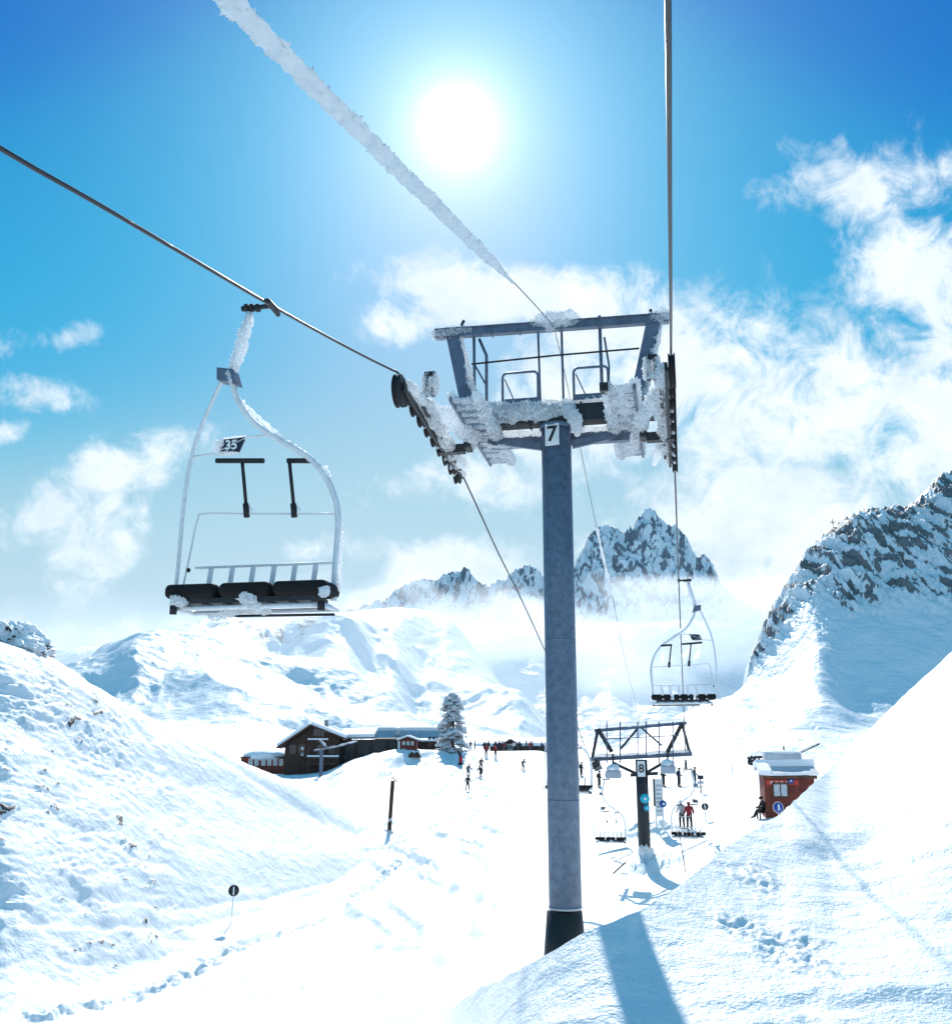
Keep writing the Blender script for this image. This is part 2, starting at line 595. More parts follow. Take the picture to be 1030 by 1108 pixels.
def path_band(X, Y, pts, w):
    """0..1 weight near a ground polyline"""
    best = np.full(X.shape, 1e9)
    for a, b in zip(pts[:-1], pts[1:]):
        ax, ay, bx, by = a[0], a[1], b[0], b[1]
        t = np.clip(((X - ax) * (bx - ax) + (Y - ay) * (by - ay)) / ((bx - ax) ** 2 + (by - ay) ** 2), 0, 1)
        best = np.minimum(best, (X - ax - t * (bx - ax)) ** 2 + (Y - ay - t * (by - ay)) ** 2)
    return np.exp(-best / w ** 2)


def gnd_disp(X, Y, Zg, T, s):
    T = np.where(T < 2, T, np.maximum(2, T - 1))
    rock = np.zeros_like(X)
    near = 1 - sst(45, 90, Y)
    bank = sst(.9, 1.05, T) * (1 - sst(3.0, 3.4, T)) * sst(-.05, .1, s)
    dz = .10 * fbm(X / 6, Y / 6, 3, 4) * sst(8, 14, Y) + .03 * fbm(X / .9, Y / .9, 9, 4) * near
    # --- left hill: lumpy wind-packed face with ribs running down it, rocks poking through
    hill = sst(4.9, 5.35, T) * (1 - sst(8.0, 8.5, T)) * (1 - sst(-.19, -.08, s))
    rough = hill * (1 - .75 * sst(-.36, -.22, s)) * (1 - .6 * sst(7.3, 7.9, T))
    wx, wy = X + 1.5 * pn(X / 5, Y / 5, 71), Y + 1.5 * pn(X / 5, Y / 5, 72)
    ax, ay = Y * .95 + X * .3 + .8 * pn(X / 3, Zg / 2, 73), Zg * 1.45 + .5 * pn(Y / 3, X / 3, 74)      # along and up the slope
    rib = fbm(ax / 4.2 + ay / 7, ay / 3.0, 21, 4, .55)
    rib2 = 1 - 2 * np.abs(fbm(ax / 1.5 + ay / 3, ay / 1.1, 33, 4, .6))
    cl = fbm(ax / .62, ay / .36, 37, 3, .6)
    dz = dz + hill * (.22 * fbm(ax / 9, ay / 7, 41, 3) + .05 * fbm(ax / 1.2, ay / 1.6, 43, 3)) + rough * (.42 * rib + (.13 * (rib2 - .5) + .10 * cl) * np.clip(.45 + 1.9 * fbm(ax / 9 + 3, ay / 6, 45, 3), .12, 1.2))
    rk = fbm(ax / 1.3 + 9, ay / .6, 55, 4, .6)
    rockzone = rough * np.clip(fbm(X / 6, Y / 6 - Zg / 4, 63, 3) * 1.6 + .35, 0, 1)
    rmask = sst(.23, .38, rk) * rockzone
    dz = dz + rmask * .16
    rock = np.maximum(rock, rmask * 1.1)
    # drift lips on the upper hill
    for (x0, y0, x1, y1, amp) in ((-17.5, 58, -10.5, 68, .22), (-10, 70, -7.0, 77, .22), (-22.5, 50, -17.5, 53, .2)):
        bw = path_band(X, Y, [(x0, y0), (x1, y1)], .5)
        dz = dz - amp * bw * hill
    # cornice rock on the left end of the crest
    # --- trodden trail along the valley floor and ski tracks
    trail = path_band(X, Y, [(-12.5, 30.5), (-10.5, 36.5), (-9.7, 41.8), (-7.0, 50), (-5.6, 58), (-4.8, 66)], .55)
    dz = dz + trail * (.30 * fbm(X / .55, Y / .8, 81, 3) - .12) * 1.9
    for k, off in enumerate((0, .9, 2.1, 3.6)):
        tr = path_band(X, Y, [(-17.5 + off, 31), (-14.3 + off, 39), (-11.2 + off * .8, 48), (-8 + off * .6, 60), (-5.5 + off * .6, 76)], .16)
        dz = dz - .07 * tr
    pk = (1 - sst(2.2, 4.0, np.abs(X + 2.5 + .06 * (Y - 120)) / 4)) * sst(62, 75, Y) * (1 - sst(146, 152, Y))
    dz = dz + pk * .24 * fbm(X / 1.4, Y / 5, 91, 4)
    # skiers' turns down the piste
    for k, (x0, amp, wl, ph, drift) in enumerate(((-5.2, 1.6, 3.1, 0, .004), (-3.6, 1.1, 2.4, 1.7, .010), (-1.8, 1.9, 3.6, .6, .012), (-.3, 1.2, 2.7, 2.9, .016), (1.4, 1.5, 3.3, 4.1, .020), (-6.4, .9, 2.2, 5, .0))):
        xc = x0 + drift * (Y - 60) + amp * np.sin(Y / wl + ph + .6 * np.sin(Y / 17.0 + k))
        wgt = np.exp(-((X - xc) / .28) ** 2) - .6 * np.exp(-((X - xc - .55) / .3) ** 2)
        dz = dz - wgt * .20 * sst(36, 44, Y) * (1 - sst(140, 150, Y)) * (1 - sst(-.02, .10, s)) * (1 - hill)
    dz = dz + .085 * fbm(X / .6, Y / 1.1, 97, 4) * sst(26, 32, Y) * (1 - sst(60, 90, Y)) * (1 - hill) * (1 - sst(.0, .1, s))
    # groomer and ski scratches on the slope in front of the chalet
    sl = sst(7.9, 8.3, T) * (1 - sst(10.0, 10.3, T)) * np.exp(-((s + .10) / .06) ** 2)
    dz = dz + sl * .35 * fbm((X + Y * .35) / 9, (Y - X * 2.2) / 7, 95, 3, .5, True)
    # --- right bank: churned footprints, ripples, drift ledges
    d1 = np.exp(-(((X - 3.75) / .62) ** 2 + ((Y - 12.4) / 1.3) ** 2))
    d2 = np.exp(-(((X - 2.9) / .85) ** 2 + ((Y - 10.3) / .45) ** 2))
    d3 = np.exp(-(((X - 4.2) / .65) ** 2 + ((Y - 15.4) / 1.0) ** 2)) * .75
    d4 = np.exp(-(((X - 3.35) / .3) ** 2 + ((Y - 13.4) / .4) ** 2)) * .8
    churn = np.clip(d1 + d2 + d3 + d4, 0, 1)
    pits = fbm(X / .16, Y / .24, 101, 3, .5)
    big = fbm(X / .42, Y / .6, 111, 3, .5)
    dz = dz + bank * churn * sst(.25, .7, churn + .35 * big) * (.095 * pits + .11 * big)
    rip = np.exp(-(((X - 6.6) / 1.9) ** 2 + ((Y - 15.0) / 2.2) ** 2))
    wv = pn(X / 1.1, (Y + .25 * X + .35 * pn(X / .9, Y / .9, 131)) / .42, 121)
    dz = dz + bank * rip * .085 * wv * (0.6 + .6 * fbm(X / 1.5, Y / 1.5, 141, 2))
    dz = dz + bank * .05 * fbm(X / 1.6, (Y + .3 * X) / .7, 151, 4)
    # ledge across the lower right: a short steep face turned towards the viewer
    yl = 10.75 + .22 * pn(X / .9, X * 0, 161) + .10 * np.abs(X - 4.2)
    led = sst(1.9, 2.9, X)
    dz = dz + bank * led * .07 * sst(-.02, .26, Y - yl) * np.exp(-np.clip(Y - yl - .3, 0, 99) / 1.3)
    yl2 = 9.75 + .15 * pn(X / .7, X * 0 + 5, 163)
    dz = dz - bank * sst(3.0, 4.0, X) * .12 * (1 - sst(-.15, .35, Y - yl2))
    yl3 = 15.6 + .85 * (X - 4.3)
    band3 = np.exp(-((X - 6.2) / 1.6) ** 2)
    dz = dz + bank * band3 * .16 * sst(-.1, .9, Y - yl3) * np.exp(-np.clip(Y - yl3 - .9, 0, 99) / 3.0)
    # snow heap thrown up at the foot of tower 8 and by the loading board
    for cx, cy, w, h in ((9.75, 55.0, 1.5, .75), (8.7, 55.1, 1.0, .4), (11.6, 68.0, 2.0, .8)):
        g = np.exp(-(((X - cx) / w) ** 2 + ((Y - cy) / w) ** 2))
        dz = dz + g * h * (1 + .9 * fbm(X / .8, Y / .8, 171, 4))
    # flat basin: old tracks
    bas = sst(5.6, 6.2, T) * (1 - sst(9.0, 9.6, T)) * sst(.10, .16, s)
    dz = dz + bas * .22 * fbm(X / 9, (Y + .3 * X) / 3.2, 181, 4)
    return dz, rock


ground, gco, gfc = loft('snow_ground', gnd_lines, sg_main, [14, 170, 150, 40, 24, 60, 120, 130, 120, 30, 40, 16, 14], 'snow_near', gnd_disp,
                        'sunlit snow slopes of the ski area', back=-4.0, straight=(1, 2, 3))

# right mountain ----------------------------------------------------
rm_lines = [
    [(560, 872, 100), (640, 865, 105), (860, 862, 105), (1100, 860, 110), (1700, Z(-8), 120)],
    [(560, 856, 140), (640, 846, 145), (700, 838, 150), (740, 834, 150), (800, 828, 150), (860, 824, 150), (1030, 820, 160), (1700, Z(0), 180)],
    [(560, 852, 180), (640, 840, 190), (690, 818, 205), (740, 806, 208), (800, 796, 208), (860, 796, 205), (930, 798, 210), (1030, 790, 215), (1700, Z(20), 240)],
    [(560, 850, 230), (640, 836, 245), (690, 801, 262), (740, 772, 280), (805, 748, 288), (840, 734, 284), (868, 722, 274), (890, 742, 255), (930, 776, 245), (1030, 762, 250), (1150, 740, 260), (1700, Z(60), 300)],
    [(560, 853, 250), (640, 838, 265), (690, 806, 285), (740, 778, 305), (803, 743, 303), (822, 700, 308), (858, 655, 310), (895, 640, 306), (930, 646, 300), (1030, 625, 305), (1150, 590, 310), (1700, Z(110), 360)],
    [(560, 856, 270), (640, 842, 290), (690, 812, 310), (740, 786, 325), (802, 748, 312), (808, 720, 318), (820, 695, 324), (840, 656, 330), (857, 628, 335), (872, 604, 338), (890, 585, 341), (908, 570, 343), (925, 559, 344), (955, 553, 346), (985, 551, 349), (1000, 536, 352), (1015, 520, 355), (1030, 512, 357), (1100, 470, 372), (1300, 420, 400), (1700, Z(190), 420)],
    [(560, Z(-20), 330), (700, Z(-8), 370), (800, Z(0), 400), (1030, Z(20), 520), (1700, Z(60), 700)],
]


def rm_disp(X, Y, Zg, T, s):
    wx, wy = X + 9 * pn(X / 30, Y / 30, 201), Y + 9 * pn(X / 30, Y / 30, 202)
    rockz = sst(3.2, 3.95, T) * (1 - sst(5.2, 5.8, T)) * sst(.272, .285, s + .02 * pn(Y / 9, X / 9, 7))
    # the bowl and the spur stay smooth snow
    bowl = np.exp(-(((s - .42) / .10) ** 2)) * (1 - sst(3.7, 4.05, T))
    rockz = rockz * (1 - bowl)
    r1 = fbm(wx / 26, wy / 26 - Zg / 40, 211, 6, .58, True)
    r2 = fbm((.64 * X - .77 * Zg) / 8, (.77 * X + .64 * Zg) / 3.6, 221, 5, .64)
    dz = rockz * (5.5 * (r1 - .25) + 5.0 * r2) * (1 - .55 * np.exp(-((T - 5) / .25) ** 2))
    dz = dz + rockz * np.exp(-((T - 5) / .3) ** 2) * 2.4 * fbm(X / 6, Y / 20, 231, 4, .65)
    snow = (1 - rockz) * sst(.6, 1.4, T)
    dz = dz + snow * (2.2 * fbm(X / 34, Y / 26, 241, 4) + .5 * fbm(X / 7, Y / 9, 251, 3))
    # wind shoulder crossing the shaded bowl
    dz = dz + 2.2 * np.exp(-(((s - .375) / .03) ** 2 + ((T - 2.75) / .22) ** 2))
    rk = fbm((.64 * X - .77 * Zg) / 8 + 3, (.77 * X + .64 * Zg) / 3.4, 261, 6, .7)
    big = fbm(X / 40, Zg / 30, 265, 3)
    rock = rockz * np.clip(sst(-.15, .15, rk + .28 * big) * .80 + .10, 0, 1)
    return dz, rock


loft('mountain_right', rm_lines, np.concatenate([np.linspace(px2s(560), px2s(1090), 560), np.linspace(px2s(1095), px2s(1700), 110)]),
     [20, 50, 60, 130, 190, 40], 'snow_mid', rm_disp, 'rocky snow covered mountain rising on the right')

# rounded snow mountain on the left ---------------------------------
lm_lines = [
    [(-700, Z(-14), 240), (700, Z(-14), 240)],
    [(-700, 780, 360), (0, 790, 360), (200, 808, 380), (300, 812, 380), (500, 816, 400), (700, 830, 430)],
    [(-700, 740, 470), (0, 770, 480), (100, 762, 500), (200, 752, 520), (300, 765, 520), (400, 780, 530), (480, 794, 560), (560, 806, 600), (700, 825, 600)],
    [(-700, 700, 560), (0, 748, 560), (60, 735, 565), (80, 723, 570), (110, 709, 585), (150, 694, 600), (200, 700, 640), (250, 712, 650), (300, 722, 650), (350, 730, 650), (400, 740, 670), (450, 757, 700), (500, 778, 700), (530, 766, 720), (560, 753, 740), (585, 775, 740), (610, 805, 740), (700, 825, 740)],
    [(-700, 690, 680), (0, 752, 700), (60, 748, 700), (110, 718, 715), (150, 693, 730), (200, 675, 770), (228, 667, 800), (245, 664, 800), (260, 668, 800), (300, 671, 800), (345, 664, 820), (380, 660, 850), (430, 656, 900), (480, 668, 950), (520, 712, 950), (560, 768, 930), (610, 812, 900), (700, 828, 900)],
    [(-700, Z(-20), 1100), (200, Z(20), 1100), (400, Z(40), 1250), (700, Z(-40), 1200)],
]


def lm_disp(X, Y, Zg, T, s):
    wx, wy = X + 30 * pn(X / 120, Y / 120, 301), Y + 30 * pn(X / 120, Y / 120, 302)
    r = fbm(wx / 150, wy / 190, 311, 5, .45, True)
    body = sst(.8, 1.6, T)
    crest = np.exp(-((T - 4) / .22) ** 2)
    dz = body * (15 * (r - .35) * (1 - .75 * crest) + 2.4 * fbm(wx / 34, wy / 60, 321, 4))
    # dark gully under the summit
    dz = dz - 16 * np.exp(-(((s + .20) / .045) ** 2 + ((T - 3.55) / .28) ** 2)) * body
    dz = dz - 14 * np.exp(-(((s + .105) / .018) ** 2 + ((T - 3.45) / .35) ** 2)) * body
    dz = dz - 12 * np.exp(-(((s + .060) / .015) ** 2 + ((T - 2.9) / .45) ** 2)) * body
    rocky = crest * np.exp(-(((s + .255) / .05) ** 2))
    dz = dz + rocky * 3 * fbm(X / 16, Y / 16, 331, 4, .65)
    rk = fbm(wx / 16, wy / 20, 341, 4, .6)
    rock = np.exp(-(((s + .225) / .075) ** 2 + ((T - 3.85) / .22) ** 2)) * sst(-.08, .25, rk) * .95
    return dz, rock


loft('mountain_left', lm_lines, np.concatenate([np.linspace(px2s(-700), px2s(-10), 90), np.linspace(px2s(-5), px2s(700), 700)]),
     [16, 50, 90, 130, 130, 30], 'snow_mid', lm_disp, 'rounded snow covered mountain behind the chalets')

# valley wall under the cloud and the far peaks ----------------------
vw_lines = [
    [(-400, Z(-60), 1050), (1500, Z(-60), 1050)],
    [(-400, 815, 1250), (380, 822, 1250), (700, 824, 1250), (1500, 820, 1250)],
    [(-400, 770, 1420), (380, 756, 1430), (600, 752, 1430), (800, 756, 1430), (1500, 760, 1430)],
    [(-400, 730, 1560), (380, 684, 1640), (480, 676, 1650), (600, 680, 1660), (700, 678, 1660), (800, 676, 1660), (1500, 690, 1660)],
    [(-400, Z(0), 2000), (1500, Z(60), 2050)],
]


def vw_disp(X, Y, Zg, T, s):
    wx, wy = X + 40 * pn(X / 160, Y / 160, 401), Y
    r = fbm(wx / 190, wy / 420, 411, 5, .5, True)
    dz = sst(.8, 1.5, T) * (20 * (r - .3) + 5 * fbm(X / 50, Y / 90, 421, 4))
    rk = fbm(wx / 26, wy / 34, 431, 5, .62)
    rock = sst(.10, .42, rk) * np.exp(-(((s - .165) / .07) ** 2 + ((T - 2.3) / .55) ** 2)) * .75
    return dz, rock


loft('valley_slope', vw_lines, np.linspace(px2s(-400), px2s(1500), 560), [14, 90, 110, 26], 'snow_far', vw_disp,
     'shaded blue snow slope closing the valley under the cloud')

fp_lines = [
    [(250, Z(60), 2050), (1000, Z(60), 2050)],
    [(250, 705, 2250), (400, 695, 2280), (600, 692, 2280), (760, 690, 2280), (1000, 700, 2280)],
    [(250, 690, 2330), (400, 668, 2370), (480, 652, 2380), (560, 650, 2380), (610, 655, 2370), (640, 625, 2380), (700, 612, 2385), (750, 628, 2380), (800, 665, 2370), (1000, 690, 2370)],
    [(250, 690, 2450), (400, 662, 2480), (430, 642, 2480), (460, 631, 2480), (476, 626, 2480), (490, 621, 2480), (505, 619, 2480), (515, 632, 2480), (535, 640, 2480), (552, 624, 2490), (566, 617, 2490), (576, 615, 2490), (590, 628, 2490), (608, 645, 2480), (620, 618, 2490), (630, 596, 2500), (645, 575, 2500), (655, 571, 2500), (666, 574, 2500), (676, 580, 2500), (690, 564, 2510), (703, 552, 2510), (710, 559, 2510), (720, 568, 2510), (735, 575, 2510), (745, 588, 2500), (755, 606, 2490), (762, 604, 2490), (785, 640, 2480), (830, 675, 2480), (1000, 690, 2480)],
    [(250, Z(100), 2700), (1000, Z(100), 2700)],
]


def fp_disp(X, Y, Zg, T, s):
    wx, wy = X + 22 * pn(X / 80, Y / 80, 501), Y + 22 * pn(X / 80, Y / 80, 502)
    r1 = fbm(wx / 80 + Zg / 130, wy / 60 - Zg / 150, 511, 6, .6, True)
    r2 = fbm(X / 26, Zg / 20, 521, 5, .62)
    crest = np.exp(-((T - 3) / .2) ** 2)
    b = sst(.8, 1.4, T)
    dz = b * ((44 * (r1 - .3) + 24 * r2) * (1 - .8 * crest) + crest * 13 * fbm(X / 16, X * 0 + 3, 531, 4, .7))
    rk = fbm(X / 26 + 5 + Zg / 60, Zg / 26 - X / 80, 541, 6, .68)
    rock = b * (sst(-.12, .22, rk) * .85 + .08)
    return dz, rock


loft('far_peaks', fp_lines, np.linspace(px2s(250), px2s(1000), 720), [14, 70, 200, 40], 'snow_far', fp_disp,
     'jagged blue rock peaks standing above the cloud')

# ------------------------------------------------------------------ ground queries
_bvh = BVHTree.FromPolygons([Vector(c) for c in gco], [tuple(int(i) for i in f) for f in gfc], all_triangles=False)


def hit(px, py):
    """the point of the snow seen at this photo pixel"""
    d = ray(px, py).normalized()
    r = _bvh.ray_cast(Vector((0, 0, 0)), d)
    return r[0]


def gz(x, y):
    r = _bvh.ray_cast(Vector((x, y, 400)), Vector((0, 0, -1)))
    return r[0].z


def at(px, Y, py=840):
    """ground point in column px at distance Y"""
    d = ray(px, py)
    x = d.x / d.y * Y
    return Vector((x, Y, gz(x, Y)))


# ================================================================== LIFT
SUN_STRENGTH, SKY_STRENGTH, EXPOSURE = 3.9, .145, .40
AUREOLE = 3.5
SKY_CURVES = (((0, .05), (.06, .05), (.098, .0), (.15, .0), (.19, .018), (.284, .20), (.42, .28), (1, .36)),
              ((0, .19), (.10, .20), (.15, .12), (.2, .078), (.253, .16), (.304, .205), (.337, .225), (.456, .325), (.66, .38), (1, .43)),
              ((0, .20), (.1, .35), (.23, .30), (.39, .295), (.477, .34), (.55, .37), (.784, .405), (1, .445)))
HAZE, CLOUD = .00002, .012
CLOUD_LO, CLOUD_HI = (3.5, 4.3, 4.9), (6.5, 6.7, 6.9)
V = Vector


def mirror(pts):
    return [V((-p[0], p[1], p[2])) for p in pts]


# ---------------------------------------------------------------- the big tower with plate 7
o7 = line_pt(T7, LAT, 0)
zb7 = gz(o7.x, o7.y) - .4
tower = empty('lift_tower', (o7.x, o7.y, zb7), -AZ)
tag(tower, 'big blue grey lift tower with plate 7 and frosted cross arms, nearest to the viewer', 'lift tower', 'chairlift towers')
H = lambda z: z - zb7                                # world height -> height in the tower's own frame
pole = MB()
pole.tube([(0, 0, H(-3.05)), (0, 0, H(0)), (0, 0, H(3)), (0, 0, H(6.36))], .308, 48)
pole.tube([(0, 0, H(6.33)), (0, 0, H(6.41))], .345, 48)
pole.tube([(0, 0, H(1.90)), (0, 0, H(1.93))], .3115, 48)
pole.tube([(0, 0, H(-1.15)), (0, 0, H(-1.12))], .3115, 48)
po = pole.build('pole', 'galvanised', tower)
MB().tube([(0, 0, H(-3.09)), (0, 0, H(-3.05))], .316, 48).build('weld_ring', 'metal_roof', po)
MB().tube([(-.02, 0, 0.0), (-.02, 0, H(-3.13))], [.46, .33], 48).build('base_collar', 'black_paint', tower)
# number plate, turned a little towards the line of sight
pa = math.radians(-11)
T = Matrix.Translation(V((-.045, -.322, H(6.12)))) @ Matrix.Rotation(pa, 4, 'Z')
pl_ = MB().rbox(-.150, .150, -.012, .012, -.235, .235, .008, 0, T).build('number_plate', 'plate_white', tower)
tm = text_mesh('7', .46, .004, 'black_paint', .008)
nm = link('numeral', tm, pl_)
nm.matrix_local = T @ Matrix.Translation(V((0, -.018, 0.0))) @ Matrix.Rotation(PI / 2, 4, 'X')
# cross arm: box beam over the pole and lower braces
b = MB()
b.box(-2.15, 2.05, -.20, .20, H(6.44), H(6.80))
for x in (-1.9, -1.2, -.55, .55, 1.2, 1.8):
    b.box(x - .02, x + .02, -.235, .235, H(6.42), H(6.83))
b.build('cross_beam', 'dark_steel', tower)
b = MB()
b.box(-1.45, 1.5, .30, .48, H(6.10), H(6.33))
b.bar((-.32, .1, H(6.0)), (-1.5, .35, H(6.3)), .10, .16)
b.bar((.32, .1, H(6.0)), (1.5, .35, H(6.3)), .10, .16)
b.build('brace', 'painted_blue', tower)
f = MB()
f.lump([(-2.1, -.17, H(6.72)), (-1.3, -.21, H(6.68)), (-.4, -.22, H(6.65)), (.45, -.20, H(6.68))], [.17, .22, .22, .12], 16, .35, 3.2, 1)
f.lump([(-2.2, 0, H(6.86)), (-1, .0, H(6.85)), (0, 0, H(6.84)), (1.2, 0, H(6.86)), (2.1, 0, H(6.85))], [.20, .16, .13, .11, .16], 12, .35, 2.6, 2)
f.lump([(.20, -.25, H(6.72)), (.40, -.32, H(6.50)), (.46, -.22, H(6.28)), (.44, .1, H(6.2))], [.10, .17, .13, .05], 12, .35, 4, 3)
f.lump([(-1.5, .25, H(6.37)), (-.6, .25, H(6.36)), (.3, .25, H(6.36))], .07, 10, .5, 4, 4)
f.lump([(.5, .25, H(6.36)), (1.5, .25, H(6.37))], .055, 10, .5, 4, 5)
f.lump([(-1.5, .26, H(6.12)), (-.9, .26, H(6.09)), (-.4, .2, H(6.08))], .045, 10, .6, 5, 6)
f.build('frost', 'rime', tower)
# raised frame: two leaning legs and a top bar
for s_, rr in ((-1, ((-1.83, 7.0), (-2.22, 8.62))), (1, ((1.66, 6.98), (2.10, 8.52)))):
    lg = MB()
    a_, b_ = V((rr[0][0], 0, H(rr[0][1] - .3))), V((rr[1][0], 0, H(rr[1][1])))
    lg.bar(a_, b_, .30, .10, up=V((0, 1, 0)))
    lo = lg.build('frame_leg', 'painted_blue', tower)
    off = V((.17, 0, 0)) if s_ < 0 else V((.16, 0, 0))
    fl = MB()
    fl.lump([a_ + off + V((0, 0, .2)), a_.lerp(b_, .5) + off, b_ + off * .9], [.07, .085, .05], 10, .55, 4, 7 + s_)
    fl.build('frost', 'rime', lo)
tb = MB()
tb.bar((-2.62, 0, H(8.68)), (2.42, 0, H(8.60)), .16, .17)
tb.bar((-2.62, 0, H(8.775)), (2.42, 0, H(8.695)), .24, .02)
for x in (-1.35, -.75, .9, 1.6):
    tb.box(x - .012, x + .012, -.10, .10, H(8.55), H(8.74))
tbo = tb.build('top_bar', 'painted_blue', tower)
f = MB()
f.lump([(-2.72, 0, H(8.72)), (-2.3, 0, H(8.71)), (-1.75, 0, H(8.69))], [.13, .15, .10], 12, .25, 3, 11)
f.lump([(-.55, 0, H(8.75)), (-.1, -.05, H(8.78)), (.35, 0, H(8.76)), (.62, 0, H(8.70))], [.08, .24, .2, .07], 14, .35, 3.5, 12)
f.lump([(2.0, 0, H(8.66)), (2.3, 0, H(8.66)), (2.5, 0, H(8.66))], [.11, .16, .1], 12, .3, 3, 13)
f.lump([(.6, -.05, H(8.72)), (1.2, -.03, H(8.71)), (1.9, -.03, H(8.69))], .035, 8, .5, 4, 14)
f.lump([(-1.75, -.05, H(8.78)), (-.6, -.05, H(8.77))], .028, 8, .5, 4, 15)
f.build('frost', 'rime', tbo)
l2 = MB()
l2.tube([(-2.0, 0, H(8.8)), (-2.03, 0, H(8.88)), (-1.98, 0, H(8.97))], .035, 8)
l2.build('cable_hook', 'dark_steel', tbo)
l2 = MB()
l2.tube([(2.05, 0, H(8.7)), (2.05, 0, H(8.85))], .035, 8)
l2.build('cable_hook', 'dark_steel', tbo)
# ladder posts, rails and bows on the arm
for pts, r_ in (([(-1.76, .1, H(6.9)), (-1.78, .1, H(8.78))], .032), ([(-1.50, .1, H(6.9)), (-1.50, .1, H(8.15)), (-1.66, .1, H(8.55))], .034),
                ([(-.33, .1, H(6.8)), (-.36, .1, H(8.6))], .024), ([(.16, .1, H(6.8)), (.15, .1, H(8.55))], .026),
                ([(.98, .1, H(6.8)), (.97, .1, H(8.85))], .036), ([(1.10, .1, H(6.85)), (1.14, .1, H(7.7)), (1.06, .1, H(8.35))], .022)):
    MB().tube(pts, r_, 10).build('rail_post', 'painted_blue', tower)
MB().tube([(-1.82, .06, H(7.96)), (0, .06, H(8.01)), (1.78, .06, H(8.02))], .022, 8).build('hand_rail', 'dark_steel', tower)
MB().tube([(-1.76, .1, H(7.95)), (-1.50, .1, H(7.45))], .02, 8).build('rail_brace', 'painted_blue', tower)
for x0, x1 in ((-1.12, -.36), (.40, 1.12)):
    bo = MB()
    zt, zl, rr = H(7.64), H(6.98), .10
    path = [V((x0, -.05, H(6.8))), V((x0, -.05, zt - rr))] + [V((x0 + rr - rr * math.cos(t), -.05, zt - rr + rr * math.sin(t))) for t in (.5, 1.0, 1.4)]
    path += [V((x1 - rr + rr * math.cos(t), -.05, zt - rr + rr * math.sin(t))) for t in (1.4, 1.0, .5)] + [V((x1, -.05, zt - rr)), V((x1, -.05, H(6.8)))]
    bo.tube(path, .027, 10)
    bo.bar((x0, -.05, H(6.99)), (x1, -.05, H(6.99)), .04, .12)
    bo.tube([(x0 + .05, -.06, H(7.5)), (x0 + .25, -.06, H(7.0))], .014, 6)
    bo.build('guard_bow', 'painted_blue', tower)
# walkways along the rope
for s_ in (-1, 1):
    wk = MB()
    xi, xo = (1.22, 1.72) if s_ > 0 else (-1.28, -1.80)
    y0, y1, za, zc = -2.0, 2.15, H(6.42), H(6.28)
    for x in (xi, xo):
        wk.bar((x, y0, za), (x, y1, zc), .05, .12)
    k = 11
    for i in range(k):
        t = (i + .5) / k
        y = y0 + (y1 - y0) * t
        z = za + (zc - za) * t
        wk.box(min(xi, xo), max(xi, xo), y - .13, y + .13, z - .02, z + .015)
    wo = wk.build('walkway', 'painted_blue', tower)
    f = MB()
    f.lump([(xi, y0 - .1, za + .02), (xi, 0, (za + zc) / 2), (xi, y1 + .1, zc)], [.12, .135, .11], 12, .25, 3.5, 21 + s_)
    f.lump([(xo, y0, za + .10), (xo, 0, (za + zc) / 2 + .08), (xo, y1, zc + .05)], [.10, .10, .07], 10, .35, 3.5, 23 + s_)
    for i in range(k):
        t = i / k + .02
        y = y0 + (y1 - y0) * t
        z = za + (zc - za) * t
        f.lump([(xi, y, z), ((xi + xo) / 2, y, z - .01), (xo, y, z + .02)], [.07, .055 if s_ < 0 else .105, .07], 9, .5, 5, 30 + i)
    f.build('frost', 'rime', wo)
    if s_ > 0:
        MB().box(xi - .14, xi + .02, y0 - .12, y0 + .1, za - .08, za + .08).build('end_box', 'black_paint', wo)
